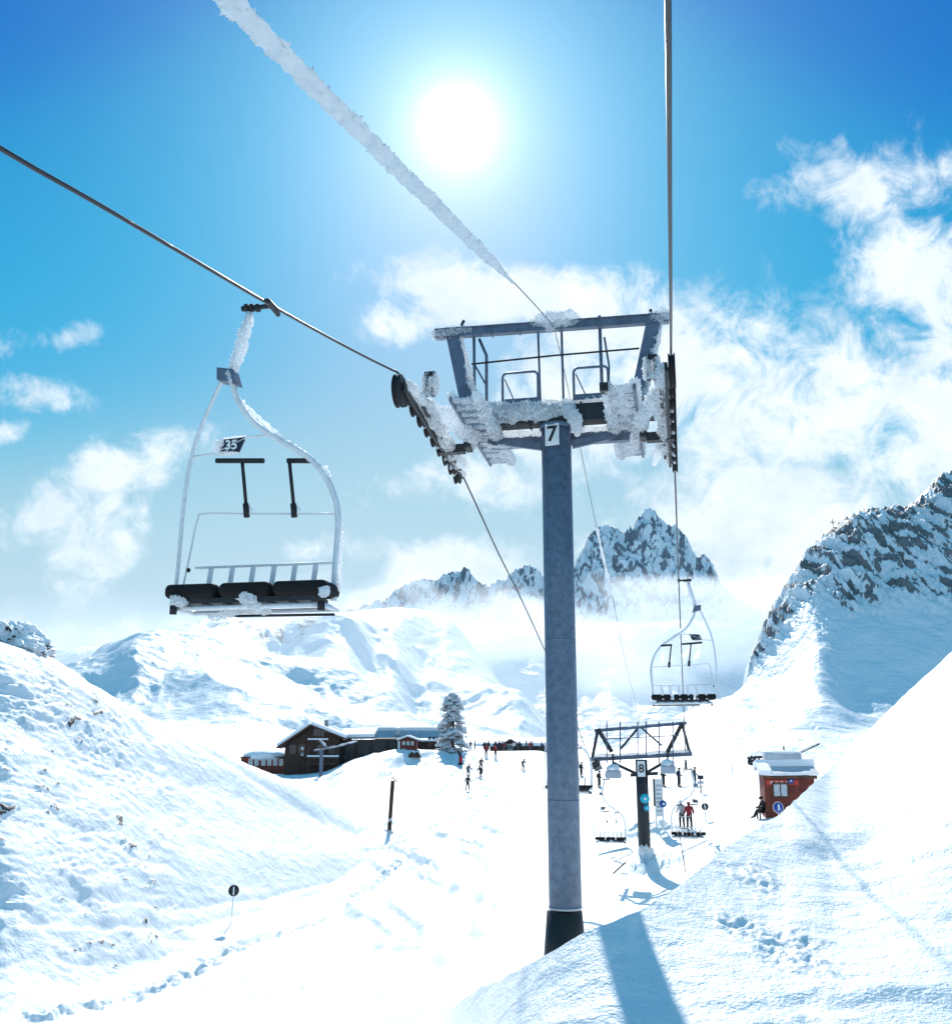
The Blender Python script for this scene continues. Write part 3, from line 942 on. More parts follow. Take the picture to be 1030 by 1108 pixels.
# sheave trains
rope_z0 = lambda t: float(np.interp(t, (15.9, 16.2, 17.2, 18.4, 19.6, 20.6, 21.3), (6.52, 6.56, 6.53, 6.44, 6.33, 6.22, 6.12)))
for s_, gx in ((-1, GL), (1, GR)):
    g = empty('sheave_train', (gx, 0, 0))
    g.parent = tower
    y0, y1 = -3.4, 1.75
    zr = lambda y: H(rope_z0(y + T7) - .02)
    fr = MB()
    fr.bar((.10 * -s_, y0 + .2, zr(y0) - .20), (.10 * -s_, -.6, zr(-.6) - .34), .05, .16)
    fr.bar((.10 * -s_, -.6, zr(-.6) - .34), (.10 * -s_, y1, zr(y1) - .20), .05, .16)
    fr.bar((.20 * -s_, -2.2, zr(-2.2) - .24), (.20 * -s_, 1.1, zr(1.1) - .30), .06, .12)
    fr.box(min(0, -s_ * .55), max(0, -s_ * .55), -.10, .10, zr(0) - .40, zr(0) - .22)
    fr.box(-s_ * .62 - .06, -s_ * .62 + .06, -.2, .2, zr(0) - .34, zr(0) + .1)
    # catcher horn
    fr.box(-s_ * .42 - .035, -s_ * .42 + .035, -2.3, -2.22, zr(-2.2) - .1, zr(-2.2) + .38)
    fr.box(-s_ * .28 - .035, -s_ * .28 + .035, -2.3, -2.22, zr(-2.2) - .1, zr(-2.2) + .38)
    fr.box(-s_ * .35 - .1, -s_ * .35 + .1, -2.3, -2.22, zr(-2.2) + .32, zr(-2.2) + .40)
    fr.build('train_frame', 'dark_steel', g)
    n_s = 10
    for i in range(n_s):
        y = y0 + .25 + (y1 - y0 - .3) * i / (n_s - 1)
        r_ = .29 if i == 0 else .185
        sh = MB()
        zc = zr(y) - r_ - .02
        sh.tube([(-.06, y, zc), (-.035, y, zc)], r_ + .02, 28)
        sh.tube([(-.035, y, zc), (.035, y, zc)], r_ - .01, 28)
        sh.tube([(.035, y, zc), (.06, y, zc)], r_ + .02, 28)
        sh.build('sheave', 'rubber', g)
    f = MB()
    ins = -s_
    f.lump([(ins * .14, y0 + .35, zr(y0) - .14), (ins * .18, -1.8, zr(-1.8) - .16), (ins * .2, -.6, zr(-.6) - .26), (ins * .18, .6, zr(.6) - .24), (ins * .14, y1, zr(y1) - .18)],
           [.10, .15, .15, .13, .06], 14, .45, 3.5, 41 + s_)
    f.lump([(ins * .2, -1.9, zr(-1.9) - .1), (ins * .45, -1.0, zr(-1) - .05), (ins * .75, -.1, zr(0) - .1), (ins * .6, .3, zr(.3) - .25)], [.10, .17, .16, .08], 12, .4, 3.2, 43 + s_)
    f.lump([(ins * .43, -2.26, zr(-2.2) - .1), (ins * .44, -2.26, zr(-2.2) + .40)], [.10, .06], 10, .5, 5, 45 + s_)
    f.lump([(ins * .27, -2.26, zr(-2.2) - .1), (ins * .26, -2.26, zr(-2.2) + .40)], [.10, .05], 10, .5, 5, 47 + s_)
    f.lump([(ins * .3, .5, zr(.5) - .3), (ins * .45, 1.2, zr(1.2) - .45)], [.10, .05], 10, .6, 5, 49 + s_)
    for y in (-1.4, -.9, -.3, .4, .9, 1.3):
        f.lump([(ins * .12, y, zr(y) - .12), (ins * .0, y + .05, zr(y) - .38)], [.06, .025], 8, .6, 6, 50 + y * 3)
    f.build('frost', 'rime', g)

# ---------------------------------------------------------------- the lower tower with plate 8
o8 = line_pt(T8, LAT, 0)
zb8 = gz(o8.x, o8.y) - .6
tw8 = empty('lift_tower', (o8.x, o8.y, zb8), -AZ)
tag(tw8, 'slim dark lift tower with plate 8 and open lattice arms, farther down the line', 'lift tower', 'chairlift towers')
G = lambda px, py, du=0.0: (lambda v: V((v.x, v.y, v.z - zb8)))(local(px, py, o8, du))
zt8 = G(694, 822).z
pb = MB()
pb.tube([(0, 0, 0), (0, 0, zt8 * .5), (0, 0, zt8)], .33, 28)
pb.build('pole', 'dark_steel', tw8)
c8 = G(693.5, 832)
pp = MB()
pp.rbox(-.21, .21, -.36, -.34, c8.z - .42, c8.z + .42, .008, 0)
po = pp.build('number_plate', 'plate_white', tw8)
tm = text_mesh('8', .62, .005, 'black_paint', .012)
nm = link('numeral', tm, po)
nm.matrix_local = Matrix.Translation(V((0, -.37, c8.z))) @ Matrix.Rotation(PI / 2, 4, 'X')
for (px, py, wdt, hgt) in ((698, 864, .40, .50), (700, 874, .20, .24)):
    q = G(px, py)
    sg_ = MB().disc((q.x, -.37, q.z), (0, 1, 0), wdt / 2 + .06, .03, 24).build('round_sign', 'sign_cyan', tw8)
    MB().disc((q.x + .02, -.392, q.z), (0, 1, 0), wdt / 5, .02, 16).build('emblem', 'white_paint', sg_)
D8 = .0543
lat = MB()
pts = {k: G(*v) for k, v in dict(LT=(647, 789), RT=(738, 783), LL=(641, 820), RL=(746, 815), LI=(662, 814), RI=(722, 814), MT=(692, 786), ML=(671, 811), MR=(716, 807),
                                 PL=(690, 838), PR=(700, 836), LB=(664, 826), RB=(722, 823)).items()}
for a_, b_, w_ in (('LT', 'LL', .16), ('LT', 'LI', .22), ('RT', 'RL', .16), ('RT', 'RI', .22), ('MT', 'ML', .12), ('MT', 'MR', .10), ('PL', 'LB', .16), ('PR', 'RB', .16)):
    lat.bar(pts[a_], pts[b_], w_, w_)
lat.build('lattice', 'dark_steel', tw8)
MB().bar(G(643, 791), G(743, 782.5), .15, .18).build('top_bar', 'painted_blue', tw8)
MB().bar(G(638, 822), G(749, 816), .18, .22).build('cross_beam', 'painted_blue', tw8)
for px in (656.5, 671, 690, 699, 713, 728):
    MB().tube([G(px, 826 if px < 675 or px > 710 else 818, -.2), G(px, 781, -.2)], .035, 8).build('rail_post', 'painted_blue', tw8)
MB().tube([G(652, 800, -.2), G(735, 796, -.2)], .03, 6).build('hand_rail', 'painted_blue', tw8)
for px, py in ((664, 838), (723, 833)):
    q = G(px, py)
    wb = MB().rbox(q.x - .40, q.x + .40, -.9, .5, q.z - .20, q.z + .20, .03).build('motor_box', 'metal_roof', tw8)
    MB().blob((q.x, -.2, q.z + .32), (.38, .7, .24), .25, 2.5, 3, 3).build('snow_cap', 'roof_snow', wb)
    MB().bar((q.x, -.2, q.z + .2), (q.x, -.2, q.z + 1.1), .10, .10).build('hanger', 'dark_steel', wb)
MB().bar(G(682, 839), G(712, 837), .12, .18).build('service_arm', 'dark_steel', tw8)
for s_, gx in ((-1, GL), (1, GR)):
    g = empty('sheave_train', (gx, 0, 0))
    g.parent = tw8
    zc = G(694, 826).z
    for i in range(8):
        y = -2.0 + i * .55
        MB().tube([(-.06, y, zc - .05 * abs(y)), (.06, y, zc - .05 * abs(y))], .2, 18).build('sheave', 'rubber', g)
    MB().bar((.12 * -s_, -2.1, zc - .3), (.12 * -s_, 2.0, zc - .3), .06, .2).build('train_frame', 'dark_steel', g)
f = MB()
f.lump([G(644, 790) + V((0, 0, .14)), G(690, 786) + V((0, 0, .14)), G(742, 782) + V((0, 0, .14))], [.10, .14, .10], 8, .6, 1.5, 61, step=.2)
f.build('frost', 'rime', tw8)
f = MB()
f.lump([G(640, 821) + V((0, 0, .14)), G(690, 819) + V((0, 0, .12)), G(748, 815) + V((0, 0, .12))], [.12, .10, .14], 8, .6, 1.5, 62, step=.2)
f.build('frost', 'rime', tw8)
f = MB()
f.lump([(-.3, -.3, .45), (.2, -.4, .6), (.5, -.2, .45)], [.3, .35, .2], 10, .5, 2, 63)
f.build('frost', 'rime', tw8)
MB().tube([at(660, 54.6) + V((0, 0, .05)), at(674, 54.6) + V((0, 0, .35))], .04, 8).build('stick', 'brown_wood')
tag(bpy.data.objects['stick'], 'thin brown stick lying on the snow beside the slim dark tower', 'stick')

# ---------------------------------------------------------------- ropes
KN = [(-30, 3.0), (-6, 3.25), (1.5, 3.74), (5.59, 4.31), (6.74, 4.55), (8.34, 4.87), (10.4, 5.28), (12.89, 5.81), (14.5, 6.17), (15.6, 6.43), (16.1, 6.55), (16.35, 6.575), (17.2, 6.53), (18.4, 6.44), (19.6, 6.33), (20.6, 6.22), (21.3, 6.12), (22.5, 5.88),
      (26.34, 5.05), (29.5, 4.47), (35.75, 3.15), (44, 1.35)]
zsh = G(694, 826).z + zb8 + .2
KN += [(T8 - 2.2, zsh + .03), (T8, zsh), (T8 + 2.0, zsh - .2), (64, zsh - 1.3), (76, zsh - 2.0)]
tk_, zk_ = np.array([k[0] for k in KN], float), np.array([[k[1]] for k in KN], float)


def rope_z(t, right=False):
    z = float(pchip(tk_, zk_, np.array([float(t)]))[0, 0])
    return z + (.80 * math.exp(-((t - 31.5) / 6.5) ** 2) if right else 0)


ts = [float(t) for t in np.concatenate([np.arange(-28, 24, .4), np.arange(24, 75.5, .7)])]
for lat_, lb in ((LAT + GL, 'taut dark steel rope on the left carrying the empty chair with plate 35'), (LAT + GR, 'taut dark steel rope on the right running straight down past the tower')):
    o = MB().tube([line_pt(t, lat_, rope_z(t, lat_ > 0)) for t in ts], .021, 10).build('haul_rope', 'rope')
    tag(o, lb, 'steel rope', 'haul ropes of the chairlift')
# signal cable between the tower tops, thick with frost up to the first tower
WK = [(-12, -.90), (4.30, 4.06), (19.0, 8.55), (T7, 8.64), (20.1, 8.54), (23, 7.95), (27.84, 6.75), (31, 6.05), (36, 5.1), (44, 3.2), (50, 2.2), (T8, G(692, 785).z + zb8)]
wt, wz = np.array([k[0] for k in WK], float), np.array([[k[1]] for k in WK], float)
wire_pt = lambda t: line_pt(t, LAT, float(pchip(wt, wz, np.array([float(t)]))[0, 0]))
wr = MB().tube([wire_pt(t) for t in np.arange(1.0, T8 + .1, .5)], .009, 6).build('signal_cable', 'rope')
tag(wr, 'thin overhead cable thickly coated in white frost crossing the sky beside the sun', 'cable')
f = MB()
kt = np.arange(1.2, 14.4, .4)
f.lump([wire_pt(t) - V((0, 0, .02)) for t in kt], [float(np.interp(t, (-8, 4, 8, 11.5, 12.6, 13.4, 14.4), (.062, .064, .076, .076, .055, .025, .012))) for t in kt], 20, .24, 6.0, 71, step=.03, feather=.12)
f.build('frost', 'thin_rime', wr)
f = MB()
f.lump([wire_pt(t) for t in np.arange(29.3, 36, .5)], [.05 + .012 * math.sin(i * 1.7) for i in range(14)], 8, .4, 3, 72, step=.15)
f.build('frost', 'rime', wr)

# ---------------------------------------------------------------- chairs
tc0 = 10.5
oc = line_pt(tc0, LAT + GL, rope_z(tc0))


def K(px, py, du=0.0):
    v = local(px, py, oc, du)
    return V((v.x, v.y, v.z))


chair = empty('lift_chair', oc, -AZ)
tag(chair, 'empty three seat chair with black cushions and plate 35, hanging large on the left rope', 'lift chair', 'chairs of the chairlift')
g = MB()
g.tube([(0, -.20, -.03), (0, -.12, .0), (0, .12, .0), (0, .22, -.03)], [.03, .042, .042, .03], 12)
g.tube([(0, 0, .0), K(282, 332), K(262, 334)], [.034, .03, .036], 12)
for px in (279, 272.5, 267):
    q = K(px, 333)
    g.tube([q - V((.022, 0, 0)), q + V((.022, 0, 0))], .052, 14)
g.build('grip', 'dark_steel', chair)
st = MB()
st.tube([K(270, 338), K(266, 352), K(258, 378), K(249, 408)], .042, 12)
sto = st.build('hanger_stem', 'grey_tube', chair)
f = MB()
f.lump([K(271, 340), K(268, 352), K(262, 372), K(256, 392), K(252, 404)], [.04, .062, .088, .075, .055], 12, .38, 5, 81)
f.build('frost', 'rime', sto)
br = MB()
br.prism([(K(238, 400).x, K(238, 400).z), (K(255, 402).x, K(255, 402).z), (K(259, 417).x, K(259, 417).z), (K(238, 413).x, K(238, 413).z)], -.09, .09)
bro_ = br.build('bracket', 'painted_blue', chair)
f = MB()
f.lump([K(246, 401, -.1), K(248, 408, -.1), K(250, 415, -.1)], [.035, .03, .02], 10, .6, 9, 80)
f.build('frost', 'rime', bro_)
bl = MB()
bl.tube(curve_pts([K(241, 410), K(228, 438), K(213, 475), K(204, 510), K(198, 555), K(191, 630), K(185, 656)], 6), .025, 12)
bl.build('bail_tube', 'grey_tube', chair)
bl = MB()
bl.tube(curve_pts([K(251, 413), K(258, 434), K(274, 456), K(300, 475), K(330, 492), K(350, 512), K(362, 538), K(366, 565), K(363, 612), K(361, 650)], 6), .037, 12)
bro = bl.build('bail_tube', 'grey_tube', chair)
f = MB()
f.lump([K(258, 434) + V((0, 0, .03)), K(300, 474) + V((0, 0, .04)), K(350, 511) + V((.03, 0, .02)), K(366, 565) + V((.03, 0, 0)), K(364, 640) + V((.03, 0, 0))], .024, 8, .35, 5, 82, step=.05)
f.build('frost', 'rime', bro)
MB().tube([K(209, 494), K(232, 491), K(268, 473), K(300, 470), K(318, 485)], .014, 8).build('cross_rod', 'grey_tube', chair)
ql, qr = K(249, 482), .0
pc = [K(241, 476), K(266, 473), K(259, 489), K(234, 491)]
np_ = MB()
np_.prism([(p.x, p.z) for p in pc], -.012, .012)
npo = np_.build('number_plate', 'plate_dark', chair)
tm = text_mesh('35', .165, .004, 'white_paint', .004)
nm = link('numeral', tm, npo)
cq = (pc[0] + pc[1] + pc[2] + pc[3]) / 4
nm.matrix_local = Matrix.Translation(V((cq.x + .01, -.019, cq.z))) @ Matrix.Rotation(PI / 2, 4, 'X')
f = MB()
f.lump([K(234, 491) + V((0, -.02, 0)), K(238, 482) + V((0, -.03, 0)), K(242, 476) + V((0, -.02, 0))], [.05, .055, .04], 10, .5, 8, 83)
f.lump([K(234, 491) + V((0, -.01, 0)), K(258, 490) + V((0, -.01, 0))], .022, 8, .5, 9, 84)
f.lump([K(242, 474.5), K(267, 472)], .012, 8, .4, 9, 84)
f.build('frost', 'rime', npo)
# seat
sf, sb = -.42, .10                                     # front and back of the seat along the line (front towards the viewer)
for x0, x1 in ((176.5, 230.5), (235, 289.5), (293, 352)):
    a_, b_ = K(x0, 636, sf), K(x1, 636, sf)
    cu = MB().rbox(a_.x, b_.x, sf, sb, K(260, 645, sf).z, K(260, 629, sf).z, .065, 0, None, 4)
    cu.sm = [True] * len(cu.f)
    cu.build('cushion', 'cushion', chair)
zs = K(260, 646, sf).z
fr = MB()
x0, x1 = K(187, 640, sf).x, K(361, 640, 0).x
fr.box(x0 + .1, x1 - .1, sf + .06, sb, zs - .05, zs + .01)
for x in np.linspace(x0 + .1, x1 - .1, 7):
    fr.box(x - .03, x + .03, sf + .06, sb + .02, zs - .065, zs - .05)
fr.build('seat_pan', 'dark_steel', chair)
fr = MB()
zr_ = zs - .10
fr.tube([(x0, sf + .1, zr_), (x1, sf + .1, zr_)], .028, 10)
fr.tube([(x0, sb, zr_), (x1, sb, zr_)], .028, 10)
for x in (x0, x1):
    fr.tube([(x, sf + .05, zr_), (x, sb + .05, zr_)], .03, 10)
fo = fr.build('seat_frame', 'grey_tube', chair)
for x in (x0, x1):
    MB().tube([(x, sf + .04, zr_ + .03), (x, sf + .04, zr_ - .07)], .042, 10).build('rubber_foot', 'rubber', fo)
MB().tube([K(238, 667, .05), K(362, 665, .05)], .016, 8).build('lower_bar', 'dark_steel', chair)
bk = MB()
zb_ = K(280, 612, sb).z
bk.tube([(K(212, 612, sb).x, sb, zb_), (K(360, 612, sb).x, sb, zb_)], .017, 8)
for px in (228, 251, 273.5, 296, 318.5, 341):
    t_, l_ = K(px + 1, 612, sb), K(px - 4, 636, sb)
    bk.bar((t_.x, sb, zb_), (l_.x, sb - .02, zs - .05), .062, .014, up=V((0, 1, 0)))
bk.build('backrest', 'grey_tube', chair)
sbr = MB()
d_ = .02
sbr.tube(curve_pts([K(197, 640, d_), K(206, 598, d_), K(214, 562, d_), K(222, 556, d_), K(270, 556, d_), K(362, 556, d_)], 5), .013, 8)
sbo = sbr.build('safety_bar', 'grey_tube', chair)
MB().blob(K(204, 617, d_), (.025, .025, .03), .2).build('knob', 'rubber', sbo)
for top, tl, tr, bot in (((262, 500), 234, 285.5, (267, 558)), ((313, 500), 311, 340.5, (318.5, 558))):
    q = MB()
    q.tube([K(top[0], 498, d_), K(bot[0] - .8, 546, d_)], .022, 10)
    q.tube([K(tl, 498.5, d_), K(tr, 498.5, d_)], .032, 10)
    q.tube([K(bot[0] - 1, 545, d_), K(bot[0], 559.5, d_)], .038, 10)
    q.build('footrest', 'rubber', sbo)
    MB().tube([K(bot[0] + 6, 553, d_), K(bot[0] + 1.5, 545, d_)], .012, 6).build('hinge', 'grey_tube', sbo)
f = MB()
f.lump([K(262, 641, sf), K(270, 650, sf), K(283, 660, -.3)], [.05, .085, .05], 10, .5, 7, 85)
f.build('frost', 'rime', chair)
f = MB()
f.lump([K(184, 646, sf), K(196, 652, sf), K(204, 654, -.3)], [.03, .06, .03], 10, .5, 7, 86)
f.build('frost', 'rime', chair)
f = MB()
f.lump([K(347, 646, sf), K(352, 640, sf), K(355, 634, sf)], [.05, .06, .03], 10, .5, 7, 87)
f.build('frost', 'rime', chair)
f = MB()
f.lump([K(225, 668, -.2), K(262, 660, -.2), K(295, 662, -.2)], [.03, .05, .03], 8, .5, 7, 88)
f.build('frost', 'rime', chair)

CH = [(31.2, GR, PI, 'empty frosted chair seen from behind on the right rope, its plate below a grey bracket'),
      (42.5, GL, 0, 'white frosted chair half hidden behind the big blue grey tower'),
      (65.5, GL, 0, 'small empty chair hanging low left of the slim dark tower'),
      (60.5, GR, PI, 'small empty chair right of the slim dark tower with two skiers beyond it')]
for (t, gx, rz, lb) in CH:
    c = copy_tree(chair)
    c.location = line_pt(t, LAT + gx, rope_z(t, gx > 0))
    c.rotation_euler = (0, 0, -AZ + rz)
    c['label'] = lb
    for ch in list(c.children_recursive):
        if ch.name.startswith('numeral'):
            bpy.data.objects.remove(ch)


# ================================================================== PEOPLE
def person_mesh(J, name):
    """J: joint name -> (x,y,z); one skinned surface; slots: 0 jacket 1 trousers 2 skin 3 black"""
    order = ['pelvis', 'waist', 'chest', 'neck', 'head', 'crown'] + [f'{a}_{s}' for s in 'lr' for a in ('hip', 'knee', 'ankle', 'toe', 'shoulder', 'elbow', 'wrist', 'hand', 'thumb')]
    rad = dict(pelvis=.155, waist=.15, chest=.165, neck=.07, head=.105, crown=.075, hip=.115, knee=.085, ankle=.07, toe=.06, shoulder=.095, elbow=.068, wrist=.055, hand=.05, thumb=.025)
    idx = {k: i for i, k in enumerate(order)}
    ed = [('pelvis', 'waist'), ('waist', 'chest'), ('chest', 'neck'), ('neck', 'head'), ('head', 'crown')]
    for s in 'lr':
        ed += [('pelvis', 'hip_' + s), ('hip_' + s, 'knee_' + s), ('knee_' + s, 'ankle_' + s), ('ankle_' + s, 'toe_' + s), ('chest', 'shoulder_' + s),
               ('shoulder_' + s, 'elbow_' + s), ('elbow_' + s, 'wrist_' + s), ('wrist_' + s, 'hand_' + s), ('wrist_' + s, 'thumb_' + s)]
    me = bpy.data.meshes.new(name)
    me.from_pydata([J[k] for k in order], [(idx[a], idx[b]) for a, b in ed], [])
    o = bpy.data.objects.new(name, me)
    C.objects.link(o)
    md = o.modifiers.new('skin', 'SKIN')
    for k in order:
        v = me.skin_vertices[0].data[idx[k]]
        r_ = rad[k.split('_')[0]]
        v.radius = (r_, r_ * (.8 if k in ('chest', 'waist', 'pelvis') else 1))
        v.use_root = k == 'pelvis'
    sd_ = o.modifiers.new('sub', 'SUBSURF')
    sd_.levels = sd_.render_levels = 1
    bpy.context.view_layer.update()
    m2 = bpy.data.meshes.new_from_object(o.evaluated_get(bpy.context.evaluated_depsgraph_get()))
    bpy.data.objects.remove(o)
    m2.materials.clear()
    for nm_ in ('jacket_black', 'trousers_black', 'skin', 'rubber'):
        m2.materials.append(M[nm_])
    segs = [(V(J[a]), V(J[b]), a, b) for a, b in ed]
    for p in m2.polygons:
        c = V(p.center)
        best, bs = 9, None
        for a, b_, na, nb in segs:
            t = max(0, min(1, (c - a).dot(b_ - a) / max(1e-6, (b_ - a).length_squared)))
            dd = (c - a - (b_ - a) * t).length
            if dd < best: best, bs = dd, (na, nb, t)
        na, nb, t = bs
        mi = 0
        if na.startswith(('hip', 'knee')) or nb.startswith('hip'): mi = 1
        if na.startswith('ankle') or na.startswith('wrist'): mi = 3
        if na in ('neck', 'head'): mi = 2
        p.material_index = mi
        p.use_smooth = True
    return m2


def pose_stand(lean=0.0, stride=0.0, arms=.25, bend=0.0):
    J = {}
    zh = .92 - .14 * bend
    J['pelvis'] = (0, .04 * bend, zh)
    J['waist'] = (0, .06 * bend + lean * .12, zh + .2)
    J['chest'] = (0, .02 - .10 * bend + lean * .3, zh + .44 - .04 * bend)
    J['neck'] = (0, -.04 - .16 * bend + lean * .4, zh + .58 - .06 * bend)
    J['head'] = (0, -.07 - .20 * bend + lean * .45, zh + .68 - .08 * bend)
    J['crown'] = (0, -.06 - .20 * bend + lean * .5, zh + .77 - .08 * bend)
    for s, sx in (('l', -1), ('r', 1)):
        k = sx * stride
        J['hip_' + s] = (.10 * sx, .03 * bend, zh - .06)
        J['knee_' + s] = (.12 * sx, -.12 * bend - .10 * k, .48 - .05 * bend)
        J['ankle_' + s] = (.13 * sx, .03 - .22 * k * (1 if k > 0 else 1), .09)
        J['toe_' + s] = (.14 * sx, -.16 - .22 * k, .06)
        y = J['chest'][1]
        J['shoulder_' + s] = (.20 * sx, y, zh + .46 - .05 * bend)
        J['elbow_' + s] = (.27 * sx + arms * .1 * sx, y + .05, zh + .20 - .05 * bend)
        J['wrist_' + s] = (.27 * sx + arms * .2 * sx, y - .17 - arms * .1, zh + .06)
        J['hand_' + s] = (.26 * sx + arms * .22 * sx, y - .25 - arms * .1, zh + .04)
        J['thumb_' + s] = (.21 * sx + arms * .2 * sx, y - .22 - arms * .1, zh + .08)
    return J


def pose_sit():
    J = {'pelvis': (0, .05, .50), 'waist': (0, .06, .70), 'chest': (0, .0, .94), 'neck': (0, -.06, 1.08), 'head': (0, -.10, 1.18), 'crown': (0, -.09, 1.27)}
    for s, sx in (('l', -1), ('r', 1)):
        J['hip_' + s] = (.11 * sx, .0, .48)
        J['knee_' + s] = (.15 * sx, -.42 - .05 * sx, .50)
        J['ankle_' + s] = (.15 * sx, -.60 - .12 * sx, .10)
        J['toe_' + s] = (.16 * sx, -.80 - .12 * sx, .08)
        J['shoulder_' + s] = (.20 * sx, .0, .96)
        J['elbow_' + s] = (.26 * sx, -.10, .70)
        J['wrist_' + s] = (.18 * sx, -.33, .64)
        J['hand_' + s] = (.16 * sx, -.41, .60)
        J['thumb_' + s] = (.12 * sx, -.37, .66)
    return J


def head_gear(J, parent, colour):
    hd = V(J['head'])
    h = MB().blob(hd + V((0, .02, .06)), (.118, .130, .105), .02, 2, 0, 3).build('helmet', colour, parent)
    q = MB()
    q.rbox(-.075, .075, -.02, .02, -.03, .03, .012, 0, Matrix.Translation(hd + V((0, -.105, .03))))
    q.build('goggles', 'rubber', parent)
    q = MB()
    q.blob(hd + V((0, -.115, -.02)), (.017, .022, .025), .0, 1, 0, 2)
    q.build('nose', 'skin', parent)


POSES = {}


def make_person(kind, skis=True, poles=True):
    J = dict(stand=pose_stand(), ski=pose_stand(lean=-.15, bend=1.0, arms=.5, stride=.15), walk=pose_stand(lean=-.1, stride=.9, arms=.35), sit=pose_sit())[kind]
    me = person_mesh(J, 'person')
    o = link('person', me)
    head_gear(J, o, 'jacket_black')
    if skis:
        for s in 'lr':
            a_, t_ = V(J['ankle_' + s]), V(J['toe_' + s])
            x = a_.x
            k = MB()
            k.add([V((x - .045, a_.y + .75, .012)), V((x + .045, a_.y + .75, .012)), V((x - .045, t_.y - .62, .012)), V((x + .045, t_.y - .62, .012)), V((x - .03, t_.y - .80, .10)), V((x + .03, t_.y - .80, .10)),
                   V((x - .045, a_.y + .75, .03)), V((x + .045, a_.y + .75, .03)), V((x - .045, t_.y - .62, .03)), V((x + .045, t_.y - .62, .03)), V((x - .03, t_.y - .80, .115)), V((x + .03, t_.y - .80, .115))],
                  [(0, 1, 3, 2), (2, 3, 5, 4), (6, 8, 9, 7), (8, 10, 11, 9), (0, 2, 8, 6), (2, 4, 10, 8), (1, 7, 9, 3), (3, 9, 11, 5), (0, 6, 7, 1), (4, 5, 11, 10)])
            k.build('ski', 'trousers_grey', o)
    if poles:
        for s, sx in (('l', -1), ('r', 1)):
            h = V(J['hand_' + s])
            MB().tube([h + V((0, 0, .06)), V((h.x + .10 * sx, h.y + .28, .03))], .011, 6).build('ski_pole', 'dark_steel', o)
    return o


def dress(o, jacket, trousers, helmet):
    for i, m_ in ((0, jacket), (1, trousers)):
        o.material_slots[i].link = 'OBJECT'
        o.material_slots[i].material = M[m_]
    for ch in o.children:
        if ch.name.startswith('helmet'):
            ch.material_slots[0].link = 'OBJECT'
            ch.material_slots[0].material = M[helmet]


used = {}
PROTO = {}


def person(kind, loc, face, jacket, trousers, helmet, label, group=None, skis=True, poles=True):
    key = (kind, skis, poles)
    if key not in PROTO:
        o = PROTO[key] = make_person(kind, skis, poles)
    else:
        o = copy_tree(PROTO[key])
    o.location = loc
    o.rotation_euler = (0, 0, face)                    # face 0: looking towards the viewer
    dress(o, jacket, trousers, helmet)
    for k in ('group',):
        if k in o: del o[k]
    tag(o, label, 'person', group)
    return o


def down(px, py):
    v = hit(px, py)
    return v


GS = 'skiers on the piste'
person('walk', down(506, 856), .3, 'jacket_black', 'trousers_black', 'jacket_black', 'lone dark figure striding on the piste, lowest of the group left of the big tower', GS, False, True)
person('ski', down(506.5, 840), .5, 'jacket_grey', 'trousers_black', 'jacket_grey', 'skier in grey just above the striding dark figure on the piste', GS)
person('ski', down(520, 842), -.4, 'jacket_black', 'trousers_black', 'jacket_black', 'skier in black right of the grey skier on the piste', GS)
person('ski', down(520.5, 833), .2, 'jacket_brown', 'trousers_black', 'jacket_black', 'skier in brown uphill of the black skier on the piste', GS)
person('ski', down(566, 834), .6, 'jacket_grey', 'trousers_grey', 'jacket_grey', 'tiny skier on the piste close left of the big tower', GS)
person('stand', down(526, 818.5), .6, 'jacket_red', 'trousers_black', 'jacket_black', 'person with red jacket on the piste brow below the crowd', GS)
person('stand', down(536, 820), .6, 'jacket_red', 'trousers_black', 'jacket_red', 'person in red jacket and red helmet on the piste brow below the crowd', GS)
# two skiers behind the loading chair
person('stand', at(735.5, 67.5), PI + .1, 'jacket_white', 'trousers_black', 'jacket_grey', 'skier in white jacket standing beyond the small chair beside one in red', 'skiers at the loading point')
person('stand', at(743.5, 67.2), PI - .1, 'jacket_red', 'trousers_black', 'jacket_red', 'skier in dark red jacket standing beyond the small chair beside one in white', 'skiers at the loading point')
# people far back in the basin
BS = [(629, 841, 'jacket_black', 'dark clad skier in the basin just right of the big tower'), (648.5, 853, 'jacket_black', 'dark clad skier in the basin below the left end of the lattice arms'),
      (718, 852, 'jacket_black', 'dark clad skier in the basin right of the loading board'), (735, 852, 'jacket_navy', 'navy clad skier in the basin above the loading chair'),
      (752, 851, 'jacket_grey', 'grey clad skier in the basin left of the slim post')]
for px, py, jk, lb in BS:
    person('stand', down(px, py), .8, jk, 'trousers_black', jk, lb, 'skiers in the basin')
